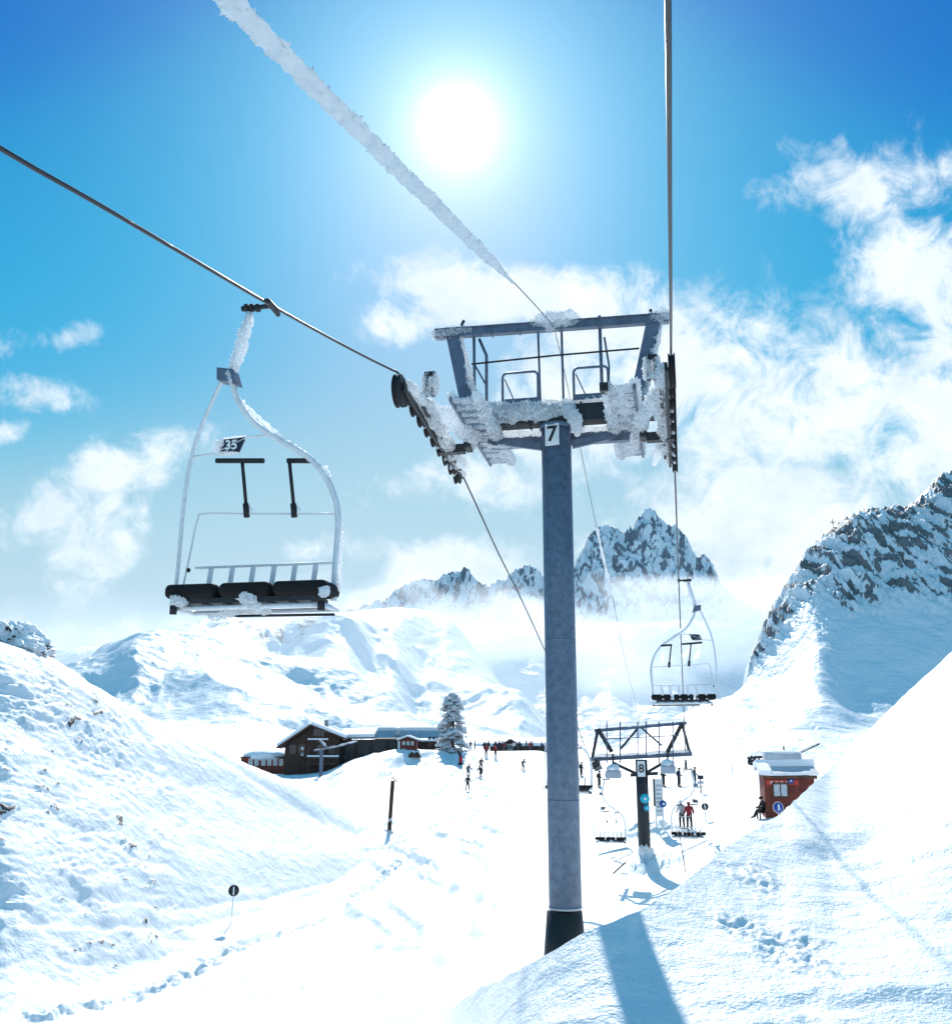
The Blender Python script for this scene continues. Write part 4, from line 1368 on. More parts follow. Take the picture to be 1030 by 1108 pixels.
# the crowd on the brow of the piste
cr = [(509, 'jacket_navy'), (513.5, 'jacket_grey'), (524, 'jacket_black'), (526, 'jacket_navy'), (528.5, 'jacket_black'), (535.5, 'jacket_brown'), (537.5, 'jacket_navy'), (540.5, 'jacket_navy'),
      (543, 'jacket_black'), (545, 'jacket_red'), (547, 'jacket_grey'), (556.5, 'jacket_white'), (561, 'jacket_black'), (563, 'jacket_black'), (570, 'jacket_grey'), (574, 'jacket_red'), (576, 'jacket_black'), (587, 'jacket_navy')]
ordn = ['first', 'second', 'third', 'fourth', 'fifth', 'sixth', 'seventh', 'eighth', 'ninth', 'tenth', 'eleventh', 'twelfth', 'thirteenth', 'fourteenth', 'fifteenth', 'sixteenth', 'seventeenth', 'eighteenth']
for i, (px, jk) in enumerate(cr):
    c_ = jk.split('_')[1]
    p = at(px, 158.0 + (i * 37 % 7) * .9)
    person('stand', p, (i * 1.7) % 6.28, jk, 'trousers_black' if i % 3 else 'trousers_grey', 'jacket_black', f'person in {c_} jacket, {ordn[i]} from the left in the crowd on the brow', 'crowd on the brow of the piste', False, False)

# ================================================================== BUILDINGS


def slab(mb, a, b, c, d, th, mi=0):
    """roof slab: quad a b c d (counter-clockwise from above) thickened upward"""
    a, b, c, d = V(a), V(b), V(c), V(d)
    n_ = (b - a).cross(d - a).normalized() * th
    vs = [a, b, c, d, a + n_, b + n_, c + n_, d + n_]
    return mb.add(vs, [(0, 3, 2, 1), (4, 5, 6, 7), (0, 1, 5, 4), (1, 2, 6, 5), (2, 3, 7, 6), (3, 0, 4, 7)], mi)


def boards(mb, x0, x1, z0, z1, y, w=.28, d=.02, top=None):
    """cladding boards standing proud of a wall that faces -y"""
    n_ = max(1, int((x1 - x0) / w))
    for i in range(n_):
        a = x0 + (x1 - x0) * i / n_ + .012
        b = x0 + (x1 - x0) * (i + 1) / n_ - .012
        zt = z1 if top is None else min(top(a), top(b))
        mb.box(a, b, y - d - .008 * (i % 3), y, z0, zt)


def window(parent, x, z, w, h, y, frame='brown_wood', pane='window_dark', bars=1):
    f_ = MB()
    t = .09
    f_.box(x - w / 2 - t, x + w / 2 + t, y - .08, y, z - h / 2 - t, z - h / 2)
    f_.box(x - w / 2 - t, x + w / 2 + t, y - .08, y, z + h / 2, z + h / 2 + t)
    f_.box(x - w / 2 - t, x - w / 2, y - .08, y, z - h / 2, z + h / 2)
    f_.box(x + w / 2, x + w / 2 + t, y - .08, y, z - h / 2, z + h / 2)
    for i in range(bars):
        xx = x - w / 2 + w * (i + 1) / (bars + 1)
        f_.box(xx - .03, xx + .03, y - .07, y - .03, z - h / 2, z + h / 2)
    o = f_.build('window', frame, parent)
    MB().box(x - w / 2, x + w / 2, y - .045, y - .02, z - h / 2, z + h / 2).build('pane', pane, o)
    return o


# --- big dark chalet
mpx = lambda Y: Y * 1.0 / F * 1.0
Yc = 141.0
pc_ = P(335, 834, Yc)
zc0 = gz(pc_.x, pc_.y) - .8
ch = empty('chalet', (pc_.x, Yc, zc0), math.radians(4))
tag(ch, 'large dark brown timber chalet with snowy gable roof and balcony, left of the piste', 'chalet', 'buildings by the piste')
sc_ = Yc * 1.02 / F                                     # metres per photo pixel here
X = lambda px: (px - 335) * sc_
ZZ = lambda py: P(335, py, Yc).z - zc0
wl, wr_, ez_, az_ = X(309), X(364), ZZ(806), ZZ(787)
dep = 11.0
w_ = MB()
w_.prism([(wl, 0), (wr_, 0), (wr_, ez_ + .9), (0, az_), (wl, ez_)], 0, dep)
sl_l = lambda x: (ez_ + (az_ - ez_) * (x - wl) / (0 - wl)) if x < 0 else (az_ + (ez_ + .9 - az_) * x / wr_)
wallo = w_.build('wall', 'dark_wood', ch)
bd = MB()
boards(bd, wl, wr_, .6, 9, -.001, .30, .03, lambda x: sl_l(x) - .06)
bd.build('cladding', 'dark_wood', wallo)
r1 = MB()
xl, zl = X(302), ZZ(810)
xr, zr2 = X(372), ZZ(801)
slab(r1, (xl, -1.5, zl), (0, -1.5, az_ + .12), (0, dep + 1, az_ + .12), (xl, dep + 1, zl), .22)
slab(r1, (0, -1.5, az_ + .12), (xr, -1.5, zr2), (xr, dep + 1, zr2), (0, dep + 1, az_ + .12), .22)
ro = r1.build('roof', 'brown_wood', ch)
r2 = MB()
slab(r2, (xl + .1, -1.4, zl + .27), (-.02, -1.4, az_ + .40), (-.02, dep + .9, az_ + .40), (xl + .1, dep + .9, zl + .27), .42)
slab(r2, (.02, -1.4, az_ + .40), (xr - .1, -1.4, zr2 + .27), (xr - .1, dep + .9, zr2 + .27), (.02, dep + .9, az_ + .40), .42)
r2.build('roof_snow', 'roof_snow', ro)
cb = MB()
for i in range(4):
    x = xl + (0 - xl) * (i + .5) / 4.5
    cb.box(x - .08, x + .08, -1.45, -.03, sl_l(max(x, wl)) - .28 if x > wl else zl - .1, sl_l(max(x, wl)) - .06 if x > wl else zl)
cb.build('rafter', 'dark_wood', ro)
window(ch, X(343), ZZ(793), 1.5, 1.0, -.035, 'dark_wood', 'window_dark', 2)
for px in (317, 326, 345, 357):
    window(ch, X(px), ZZ(811), .8, 1.2, -.035, 'brown_wood', 'window_dark', 1)
for px, py in ((327, 810), (327, 816.5)):
    MB().disc((X(px), -.09, ZZ(py)), (0, 1, 0), .22, .04, 18).build('lamp_shade', 'white_paint', ch)
bl_ = MB()
bl_.box(X(333), X(365), -1.6, -.04, ZZ(827.5), ZZ(826))
for px in np.linspace(334, 364, 16):
    bl_.box(X(px) - .05, X(px) + .05, -1.6, -1.52, ZZ(826), ZZ(820))
bl_.box(X(333), X(365), -1.65, -1.5, ZZ(820), ZZ(819))
for px in (334, 349, 364):
    bl_.box(X(px) - .09, X(px) + .09, -1.6, -1.45, 0, ZZ(808))
blo = bl_.build('balcony', 'brown_wood', ch)
MB().box(X(333) - .02, X(365) + .02, -1.68, -1.46, ZZ(819) + .003, ZZ(819) + .22).build('rail_snow', 'roof_snow', blo)
ct = MB()
ct.box(X(332), X(353), -.34, -.06, ZZ(800) - .1, ZZ(800) + .12)
ct.build('sill_snow', 'roof_snow', ch)
MB().rbox(1.4, 2.0, 5.0, 5.7, az_ - 1.4, az_ + 1.1, .03).build('chimney', 'concrete', ro)
MB().box(wl - .01, wr_ + .01, -.12, 0.0, -.8, .55).build('plinth', 'concrete', ch)

# --- long timber wing to the right
Yw = 144.0
pw = P(368, 826, Yw)
zw0 = gz(pw.x, pw.y) - 1.5
wg = empty('timber_wing', (pw.x, Yw, zw0), 0)
tag(wg, 'long low dark timber wing with snow roof between the chalet and the small red hut', 'building', 'buildings by the piste')
sw = Yw * 1.02 / F
X = lambda px: (px - 368) * sw
ZZ = lambda py: P(400, py, Yw).z - zw0
w_ = MB().box(0, X(433), 0, 8, -2, ZZ(800.5))
wo = w_.build('wall', 'grey_wood', wg)
bd = MB()
boards(bd, 0, X(433), -1, ZZ(800.5) - .05, -.001, .42, .04)
bd.build('cladding', 'grey_wood', wo)
for px in (372, 384, 400, 416, 429):
    MB().box(X(px) - .14, X(px) + .14, -.18, -.055, -2, ZZ(801)).build('post', 'dark_wood', wg)
r1 = MB()
slab(r1, (X(366), -.8, ZZ(800)), (X(403), -.8, ZZ(799.5)), (X(403), 5, ZZ(792)), (X(366), 5, ZZ(792.5)), .18)
slab(r1, (X(403.2), -.5, ZZ(800.6)), (X(435), -.5, ZZ(800.2)), (X(435), 5, ZZ(799.2)), (X(403.2), 5, ZZ(799.5)), .12)
ro = r1.build('roof', 'brown_wood', wg)
r2 = MB()
slab(r2, (X(366) + .05, -.7, ZZ(798.7)), (X(403), -.7, ZZ(798.2)), (X(403), 4.95, ZZ(790.7)), (X(366) + .05, 4.95, ZZ(791.2)), .5)
r2.build('roof_snow', 'roof_snow', ro)

# --- long metal-roofed building behind
Yb = 158.0
pb_ = P(402, 812, Yb)
lb_ = empty('long_lodge', (pb_.x, Yb, -4), 0)
tag(lb_, 'long lodge with grey blue roof front and white snow ridge, behind the small red hut', 'building', 'buildings by the piste')
sw = Yb * 1.02 / F
X = lambda px: (px - 402) * sw
ZZ = lambda py: P(440, py, Yb).z + 4
MB().box(X(404), X(478), 0, 9, 0, ZZ(801.5)).build('wall', 'dark_wood', lb_)
r1 = MB()
slab(r1, (X(402), -1, ZZ(802)), (X(474), -1, ZZ(802)), (X(474), 2.2, ZZ(791)), (X(402), 2.2, ZZ(791)), .15)
ro = r1.build('roof', 'metal_roof', lb_)
r2 = MB()
slab(r2, (X(402) - .1, 2.0, ZZ(790.8)), (X(474) + .2, 2.0, ZZ(790.8)), (X(474) + .2, 8, ZZ(789.5)), (X(402) - .1, 8, ZZ(789.5)), .55)
r2.lump([(X(402), -1.05, ZZ(801.3)), (X(438), -1.05, ZZ(801.5)), (X(474), -1.05, ZZ(801.3))], .16, 8, .3, 1.2, 91, step=.3)
r2.build('roof_snow', 'roof_snow', ro)
dm = MB()
dm.rbox(X(426), X(431), .0, 1.6, ZZ(796), ZZ(789.5), .03)
do_ = dm.build('dormer', 'metal_roof', ro)
MB().blob((X(428.5), .8, ZZ(789)), (.55, .9, .3), .15).build('snow_cap', 'roof_snow', do_)
for px in (462, 466, 470):
    MB().box(X(px) - .25, X(px) + .25, -.55, -.35, ZZ(799.5), ZZ(797.5)).build('roof_window', 'dark_wood', ro)
for px in (456, 462, 468, 474):
    window(lb_, X(px), ZZ(806), .5, 1.2, -.003, 'dark_wood', 'window_dark', 1)
MB().box(X(452), X(478), -.6, -.12, 0, ZZ(808.5)).build('terrace', 'dark_wood', lb_)
MB().tube([(X(464), 4, ZZ(789)), (X(464), 4, ZZ(783.5))], .05, 8).build('mast', 'grey_tube', ro)

# --- small red hut with gable
Yh = 142.6
ph = P(441, 811.5, Yh)
zh0 = gz(ph.x, ph.y) - .7
ht = empty('small_hut', (ph.x, Yh, zh0), 0)
tag(ht, 'small red brown hut with white edged gable on the piste brow', 'hut', 'buildings by the piste')
sw = Yh * 1.02 / F
X = lambda px: (px - 441) * sw
ZZ = lambda py: P(441, py, Yh).z - zh0
w_ = MB()
w_.prism([(X(432.5), -1), (X(450), -1), (X(450), ZZ(801.5)), (X(441), ZZ(798)), (X(432.5), ZZ(801.5))], 0, 3.5)
w_.build('wall', 'red_wood', ht)
r1 = MB()
slab(r1, (X(430), -.5, ZZ(802.5)), (0, -.5, ZZ(798)), (0, 4, ZZ(798)), (X(430), 4, ZZ(802.5)), .1)
slab(r1, (0, -.5, ZZ(798)), (X(452.5), -.5, ZZ(802.5)), (X(452.5), 4, ZZ(802.5)), (0, 4, ZZ(798)), .1)
ro = r1.build('roof', 'dark_wood', ht)
r2 = MB()
slab(r2, (X(430.2), -.45, ZZ(801.6)), (-.01, -.45, ZZ(797.1)), (-.01, 3.9, ZZ(797.1)), (X(430.2), 3.9, ZZ(801.6)), .22)
slab(r2, (.01, -.45, ZZ(797.1)), (X(452.3), -.45, ZZ(801.6)), (X(452.3), 3.9, ZZ(801.6)), (.01, 3.9, ZZ(797.1)), .22)
r2.build('roof_snow', 'roof_snow', ro)
for px in (437, 441.5, 446):
    window(ht, X(px), ZZ(804.5), .42, .55, -.003, 'brown_wood', 'window_pale', 0)
MB().box(X(431), X(433), -.2, 0, -1, ZZ(802)).build('corner_post', 'white_paint', ht)
# dark pointed tents of timber on the slope before the hut
for px, lb in ((445.5, 'left of two small dark pointed heaps in front of the red hut'), (451, 'right of two small dark pointed heaps in front of the red hut')):
    q = down(px, 820)
    v = MB()
    v.prism([(-.62, 0), (.62, 0), (.12, .75), (-.08, .75)], -.35, .35)
    o = v.build('wood_stack', 'dark_wood', None, q, .3)
    tag(o, lb, 'wood stack', 'dark heaps before the hut')
    MB().box(-.2, .25, -.3, .3, .752, .83).build('snow_cap', 'roof_snow', o)

# --- low red building far left
Yl = 150.0
pl2 = P(288, 830, Yl)
lr = empty('low_building', (pl2.x, Yl, gz(pl2.x, Yl) - .8), math.radians(3))
tag(lr, 'low red building under thick snow, left of the large dark chalet', 'building', 'buildings by the piste')
sw = Yl * 1.02 / F
X = lambda px: (px - 288) * sw
z0_ = lr.location.z
ZZ = lambda py: P(288, py, Yl).z - z0_
MB().box(X(262), X(309), 0, 6, -1, ZZ(820)).build('wall', 'red_wood', lr)
for px in (272, 278, 285, 291, 297, 303):
    window(lr, X(px), ZZ(825), .42, .8, -.003, 'plate_white', 'window_pale', 0)
r1 = MB().box(X(261), X(310), -.5, 6.4, ZZ(820), ZZ(819))
ro = r1.build('roof', 'dark_wood', lr)
MB().blob((X(286), 3, ZZ(818.3)), (X(311) - X(286), 4.0, 1.0), .12, .5, 2, 4).build('roof_snow', 'roof_snow', ro)

# --- lodge on the brow with black gable
Yg = 168.0
pg_ = P(555, 812, Yg)
bg_ = empty('brow_lodge', (pg_.x, Yg, -5), 0)
tag(bg_, 'dark lodge with black gable and broad snow roof behind the crowd on the brow', 'building', 'buildings by the piste')
sw = Yg * 1.02 / F
X = lambda px: (px - 555) * sw
ZZ = lambda py: P(555, py, Yg).z + 5
MB().box(X(532), X(600), 2, 9, 0, ZZ(807)).build('wall', 'dark_wood', bg_)
g_ = MB()
g_.prism([(X(545), 0), (X(560), 0), (X(560), ZZ(806)), (X(552.5), ZZ(801.2)), (X(545), ZZ(806))], 0, 2.1)
g_.build('gable', 'dark_wood', bg_)
r1 = MB()
slab(r1, (X(542.5), -.6, ZZ(807)), (X(552.5), -.6, ZZ(800.6)), (X(552.5), 5, ZZ(800.6)), (X(542.5), 5, ZZ(807)), .14)
slab(r1, (X(552.5), -.6, ZZ(800.6)), (X(562.5), -.6, ZZ(807)), (X(562.5), 5, ZZ(807)), (X(552.5), 5, ZZ(800.6)), .14)
ro = r1.build('roof', 'black_paint', bg_)
r2 = MB()
slab(r2, (X(515), 1.2, ZZ(808)), (X(602), 1.2, ZZ(807.2)), (X(602), 8, ZZ(800.5)), (X(530), 8, ZZ(802)), .5)
r2.build('roof_snow', 'roof_snow', ro)
for px in (568, 575, 582, 589):
    window(bg_, X(px), ZZ(809.5), .7, .8, 1.99, 'brown_wood', 'window_dark', 1)
window(bg_, X(552.5), ZZ(808.5), .7, .8, -.01, 'white_paint', 'window_dark', 1)

# --- snow laden conifer
tq = P(490, 813, 150)
tr = empty('conifer', (tq.x, 150, gz(tq.x, 150) - .5), 0)
tag(tr, 'tall conifer buried in white snow standing right of the lodge', 'tree')
hT = P(490, 749, 150).z - tr.location.z
tk = MB()
tk.tube([(0, 0, 0), (.05, 0, hT * .5), (-.1, .05, hT * .93)], [.28, .17, .05], 10)
rnd = random.Random(5)
cn, cs = MB(), MB()
for i in range(150):
    t = rnd.random() ** .8
    z = .3 + t * (hT - .6)
    rmax = (2.6 - 1.25 * t) * (1 - .35 * sst(.75, 1.0, t)) + .25 * math.sin(t * 17)
    a = rnd.random() * 6.283
    L_ = rmax * (.72 + .35 * rnd.random())
    tip = V((math.cos(a) * L_, math.sin(a) * L_, z - .30 * L_))
    tk.tube([(0, 0, z), tip], [.05, .015], 5)
    for k in range(7):
        f_ = .35 + .65 * k / 6
        p_ = V((0, 0, z)).lerp(tip, f_) + V((rnd.gauss(0, .12), rnd.gauss(0, .12), rnd.gauss(0, .08)))
        for q_ in range(5):
            aa = rnd.random() * 6.283
            dv = V((math.cos(aa) * .32, math.sin(aa) * .32, -.22))
            sdv = V((-math.sin(aa), math.cos(aa), 0)) * .07
            cn.add([p_, p_ + dv * .5 + sdv, p_ + dv, p_ + dv * .5 - sdv], [(0, 1, 2, 3)])
        if rnd.random() < .93:
            r_ = .19 + .17 * rnd.random()
            cs.blob(p_ + V((0, 0, .10)), (r_ * 1.35, r_ * 1.35, r_ * .8), .45, 3.5, i, 1, 0, True)
tk.build('trunk', 'bark', tr)
cro = cn.build('crown', 'needles', tr)
cs.build('snow_load', 'rime', cro)

# --- drag lift post before the chalet
dq = down(347, 840)
dp = empty('drag_lift_post', dq, 0)
tag(dp, 'blue steel post with snowy cross arm standing before the dark chalet', 'lift post')
k_ = dq.y * 1.02 / F
MB().box(-.20, .20, -.2, .2, -.6, 26 * k_).build('post', 'painted_blue', dp)
a_ = MB()
a_.bar((-2.0 * k_ * 4, 0, 25 * k_), (36 * k_, .3, 34 * k_), .16, .16)
a_.bar((-3 * k_, 0, 36 * k_), (5 * k_, 0, 28 * k_), .2, .3)
ao = a_.build('cross_arm', 'painted_blue', dp)
f = MB().lump([(-2.0 * k_ * 4, 0, 25.6 * k_), (10 * k_, .1, 28.5 * k_), (36 * k_, .3, 35 * k_)], .14, 8, .5, 1.5, 95, step=.25)
f.lump([(-3 * k_, 0, 37.5 * k_), (5 * k_, 0, 29.5 * k_)], .2, 8, .4, 1.5, 96, step=.2)
f.build('frost', 'rime', ao)

# --- red crash mat / rolled banner on the brow
bq = down(498.5, 827)
bn = empty('padded_post', bq, 0)
tag(bn, 'red padded post with dark top leaning on the piste right of the snowy tree', 'padded post')
k_ = bq.y * 1.02 / F
MB().tube([(0, 0, -.2), (-.02, 0, 8.5 * k_)], [.27, .24], 14).build('pad', 'red_cloth', bn)
MB().tube([(-.02, 0, 8.5 * k_), (-.45, 0, 13.5 * k_)], [.2, .16], 12).build('pole', 'jacket_black', bn)
MB().tube([(0, 0, -.1), (0, 0, .18)], .30, 14).build('foot', 'rubber', bn)
aq = at(499.3, 152.5)
ar = MB()
ar.tube([V((.45 * math.cos(t), 0, 1.2 + .55 * math.sin(t))) for t in np.linspace(-.9, 4.0, 18)], .07, 8)
o = ar.build('sign_hoop', 'grey_tube', None, aq)
tag(o, 'round grey hoop sign on a short stem at the foot of the snowy tree', 'sign')
MB().tube([(0, 0, -.2), (0, 0, .7)], .05, 8).build('stem', 'grey_tube', o)

# --- wooden marker post on the left of the piste
mq = down(421, 902)
mk = empty('marker_post', mq, 0)
tag(mk, 'dark wooden marker post with a little roof beside the piste', 'marker post')
k_ = mq.y * 1.03 / F
post = MB().rbox(-.15, .15, -.12, .12, -.4, 51 * k_, .02, 0, Matrix.Rotation(math.radians(3), 4, 'Y'))
post.build('post', 'dark_wood', mk)
r1 = MB()
zt = 51 * k_
slab(r1, (-.22, -.25, zt - .08), (.18, -.25, zt + .24), (.18, .25, zt + .24), (-.22, .25, zt - .08), .05)
slab(r1, (.18, -.25, zt + .24), (.52, -.25, zt - .14), (.52, .25, zt - .14), (.18, .25, zt + .24), .05)
r1.build('roof', 'brown_wood', mk)
f = MB().lump([(-.1, -.15, 12 * k_), (.1, -.18, 13.5 * k_), (.22, -.1, 14 * k_)], .09, 8, .4, 5, 97)
f.blob((-.1, 0, 0), (.5, .5, .28), .3, 2, 5, 3)
f.build('frost', 'rime', mk)

# --- round sign on a thin stake, seen from behind
rq = down(249.5, 1001)
rs = empty('round_sign', rq, math.radians(8))
tag(rs, 'dark back of a small round sign on a thin stake by the trodden trail', 'sign', 'round signs')
k_ = rq.y * 1.05 / F
MB().tube([(0, 0, -.3), (.06, 0, 30 * k_)], .022, 8).build('stake', 'grey_tube', rs)
so_ = MB().disc((.06, -.03, 31 * k_), (.05, 1, 0), 5.2 * k_, .02, 24).build('sign_disc', 'black_paint', rs)
MB().box(.03, .09, -.075, -.045, 27 * k_, 34.5 * k_).build('bracket', 'grey_tube', so_)
# --- round dark sign in the basin
rq = down(763.5, 890)
rs = empty('round_sign', rq, 0)
tag(rs, 'small round black sign on a stake right of the loading chair', 'sign', 'round signs')
k_ = rq.y * 1.03 / F
MB().tube([(0, 0, -.3), (0, 0, 15 * k_)], .025, 8).build('stake', 'plate_white', rs)
so_ = MB().disc((0, -.04, 15 * k_), (0, 1, 0), 3.6 * k_, .03, 20).build('sign_disc', 'black_paint', rs)
MB().disc((0, -.06, 15 * k_), (0, 1, 0), 1.2 * k_, .02, 16).build('emblem', 'metal_roof', so_)
# --- thin stakes
for px, py, hpx, m_, lb in ((742.5, 944, 40, 'brown_wood', 'very thin bamboo stake on the slope right of the slim dark tower'), (758.5, 858, 17, 'dark_steel', 'slim dark post with two signs in the basin'),
                            (793, 843, 12, 'grey_tube', 'short thin grey stake left of the snowy roof in the basin')):
    q = down(px, py)
    k_ = q.y * 1.03 / F
    o = MB().tube([(0, 0, -.3), (-hpx * k_ * .14 if hpx > 30 else 0, 0, hpx * k_)], .022 if hpx > 30 else .05, 8).build('stake', m_, None, q)
    tag(o, lb, 'stake', 'stakes in the snow')
    if hpx == 17:
        MB().rbox(-.25, .25, -.08, -.05, 13 * k_, 17 * k_, .01).build('sign_board', 'dark_steel', o)
        MB().rbox(-.25, .25, -.08, -.05, 8.5 * k_, 11.5 * k_, .01).build('sign_board', 'metal_roof', o)

# --- loading board: tall white panel with a black edge and round blue sign
lq = at(711, 67.0)
lo = empty('sign_board', lq, 0)
tag(lo, 'tall narrow white board with black edge and round blue sign beyond the slim tower', 'sign board')
k_ = 67 * 1.03 / F
zt = P(711, 843, 67).z - lq.z
MB().rbox(-3.0 * k_, 5.0 * k_, -.03, .03, .6, zt, .02).build('panel', 'plate_white', lo)
MB().box(-4.6 * k_, -3.05 * k_, -.05, .05, zt * .42, zt).build('edge_strip', 'black_paint', lo)
for z_ in np.linspace(.9, zt - .5, 7):
    MB().box(-2.0 * k_, 3.8 * k_, -.05, -.033, z_, z_ + .13).build('pictogram', 'metal_roof', lo)
for x in (-2.5 * k_, 4.5 * k_):
    MB().tube([(x, .06, -.5), (x, .06, zt)], .05, 8).build('post', 'grey_tube', lo)
bs_ = MB().disc((4.5 * k_, -.10, zt * .47), (0, 1, 0), 3.4 * k_, .04, 24).build('round_sign', 'sign_blue', lo)
MB().disc((5.0 * k_, -.13, zt * .47), (0, 1, 0), 1.4 * k_, .02, 16).build('emblem', 'white_paint', bs_)

# --- operator hut on the right
Yo = 63.0
q = P(850, 880, Yo)
zo = gz(q.x, Yo)
zo = min(zo, q.z) - .5
oh = empty('operator_hut', (q.x, Yo, zo), math.radians(-10))
tag(oh, 'red brown lift hut with snowy roof and red white banner, half behind the bank', 'hut', 'buildings at the lift station')
k_ = Yo * 1.03 / F
X = lambda px: (px - 850) * k_
ZZ = lambda py: P(850, py, Yo).z - zo
w_ = MB().box(X(831), X(880), 0, 2.6, -1, ZZ(840))
wo = w_.build('wall', 'red_wood', oh)
bd = MB()
boards(bd, X(831), X(880), -1, ZZ(841), -.001, .16, .018)
bd.build('cladding', 'red_wood', wo)
window(oh, X(846.5), ZZ(855), 13 * k_, 12 * k_, -.03, 'brown_wood', 'window_pale', 1)
bnr = MB().rbox(X(833), X(864), -.075, -.05, ZZ(849.5), ZZ(844), .008).build('banner', 'banner_red', oh)
for px in (838, 843, 848, 853):
    MB().box(X(px) - .06, X(px) + .09, -.085, -.077, ZZ(848), ZZ(845.8)).build('lettering', 'plate_white', bnr)
s_ = MB().disc((X(857), -.12, ZZ(845)), (0, 1, 0), 3.0 * k_, .03, 22).build('round_sign', 'sign_blue', oh)
MB().disc((X(857), -.145, ZZ(845)), (0, 1, 0), 1.1 * k_, .02, 16).build('emblem', 'white_paint', s_)
MB().box(X(830), X(882), -.42, -.32, ZZ(842.5), ZZ(838.8)).build('fascia', 'brown_wood', oh)
r1 = MB()
slab(r1, (X(827), -.5, ZZ(839)), (X(884), -.5, ZZ(838)), (X(884), 1.6, ZZ(831)), (X(827), 1.6, ZZ(832)), .10)
slab(r1, (X(827), 1.6, ZZ(832)), (X(884), 1.6, ZZ(831)), (X(884), 3.2, ZZ(835)), (X(827), 3.2, ZZ(836)), .10)
ro = r1.build('roof', 'metal_roof', oh)
r2 = MB()
slab(r2, (X(826), -.55, ZZ(838)), (X(838), -.55, ZZ(837.8)), (X(838), 1.6, ZZ(829)), (X(826), 1.6, ZZ(829.2)), .25)
slab(r2, (X(826), 1.45, ZZ(830.5)), (X(885), 1.45, ZZ(829.5)), (X(885), 3.2, ZZ(833)), (X(826), 3.2, ZZ(834)), .42)
r2.lump([(X(827), -.5, ZZ(838.2)), (X(850), -.5, ZZ(838)), (X(884), -.5, ZZ(837))], .07, 8, .4, 2, 98, step=.15)
r2.build('roof_snow', 'roof_snow', ro)
# glazed cabin top on the roof
gc = MB()
gx0, gx1, gz0, gz1 = X(836), X(873), ZZ(826), ZZ(817.5)
gc.box(gx0, gx0 + .14, 1.6, 2.8, gz0, gz1)
gc.box(gx1 - .14, gx1, 1.6, 2.8, gz0, gz1)
gc.box(gx0, gx1, 1.6, 2.8, gz1 + .003, gz1 + .10)
gc.box(gx0, gx1, 1.6, 2.8, gz0 - .25, gz0 - .003)
gco_ = gc.build('roof_cabin', 'metal_roof', oh)
MB().box(gx0 + .16, gx1 - .16, 1.63, 1.66, gz0, gz1).build('pane', 'window_pale', gco_)
MB().blob(((gx0 + gx1) / 2, 2.2, gz1 + .14), ((gx1 - gx0) / 2 + .1, .7, .16), .15, 1.2, 4, 4).build('snow_cap', 'roof_snow', gco_)
MB().tube([(X(857), 2.2, gz1), (X(857), 2.2, ZZ(808))], .05, 8).build('mast', 'dark_steel', gco_)
# bench and seated man
pm = V((q.x, Yo, 0)) + Matrix.Rotation(math.radians(-10), 3, 'Z') @ V((X(829) - .1, .35, 0))
pm.z = gz(pm.x, pm.y)
bz = P(829, 866, pm.y).z
bn_ = empty('bench', (pm.x, pm.y, pm.z), 0)
tag(bn_, 'small wooden bench against the left side of the red brown hut', 'bench')
MB().rbox(-.30, .42, -.45, .30, .34, .40, .015).build('seat', 'dark_wood', bn_)
for x in (-.22, .34):
    for y in (-.38, .22):
        MB().box(x - .04, x + .04, y - .04, y + .04, -.15, .34).build('leg', 'dark_wood', bn_)
person('sit', (pm.x + .06, pm.y - .1, pm.z + .02), -PI / 2 + .15, 'jacket_black', 'trousers_black', 'jacket_black', 'person in black sitting against the red brown hut with legs stretched out', None, False, False)
# blue round sign before the hut
sq = at(839.5, 57.5)
sz_ = P(839.5, 874, 57.5).z - sq.z
so2 = empty('round_sign', sq, math.radians(6))
tag(so2, 'round blue sign with white figure planted in the snow before the hut', 'sign', 'round signs')
k_ = sq.y * 1.04 / F
zc_ = max(.9, sz_)
MB().tube([(0, .03, -.3), (0, .03, zc_)], .03, 8).build('stake', 'grey_tube', so2)
sdo = MB().disc((0, -.02, zc_), (0, 1, 0), 5.4 * k_, .035, 28).build('sign_disc', 'plate_white', so2)
MB().disc((0, -.045, zc_), (0, 1, 0), 4.9 * k_, .02, 28).build('sign_face', 'sign_blue', so2)
fg = MB()
fg.disc((.0, -.065, zc_ + 2.4 * k_), (0, 1, 0), .9 * k_, .012, 14)
fg.bar((0, -.065, zc_ + 1.6 * k_), (.5 * k_, -.065, zc_ - .6 * k_), .012, 1.5 * k_, up=V((1, 0, 0)))
fg.bar((.4 * k_, -.066, zc_ - .5 * k_), (-.8 * k_, -.066, zc_ - 2.8 * k_), .012, .8 * k_, up=V((1, 0, 0)))
fg.bar((.5 * k_, -.067, zc_ - .5 * k_), (1.5 * k_, -.067, zc_ - 2.6 * k_), .012, .8 * k_, up=V((1, 0, 0)))
fg.build('figure', 'white_paint', so2)
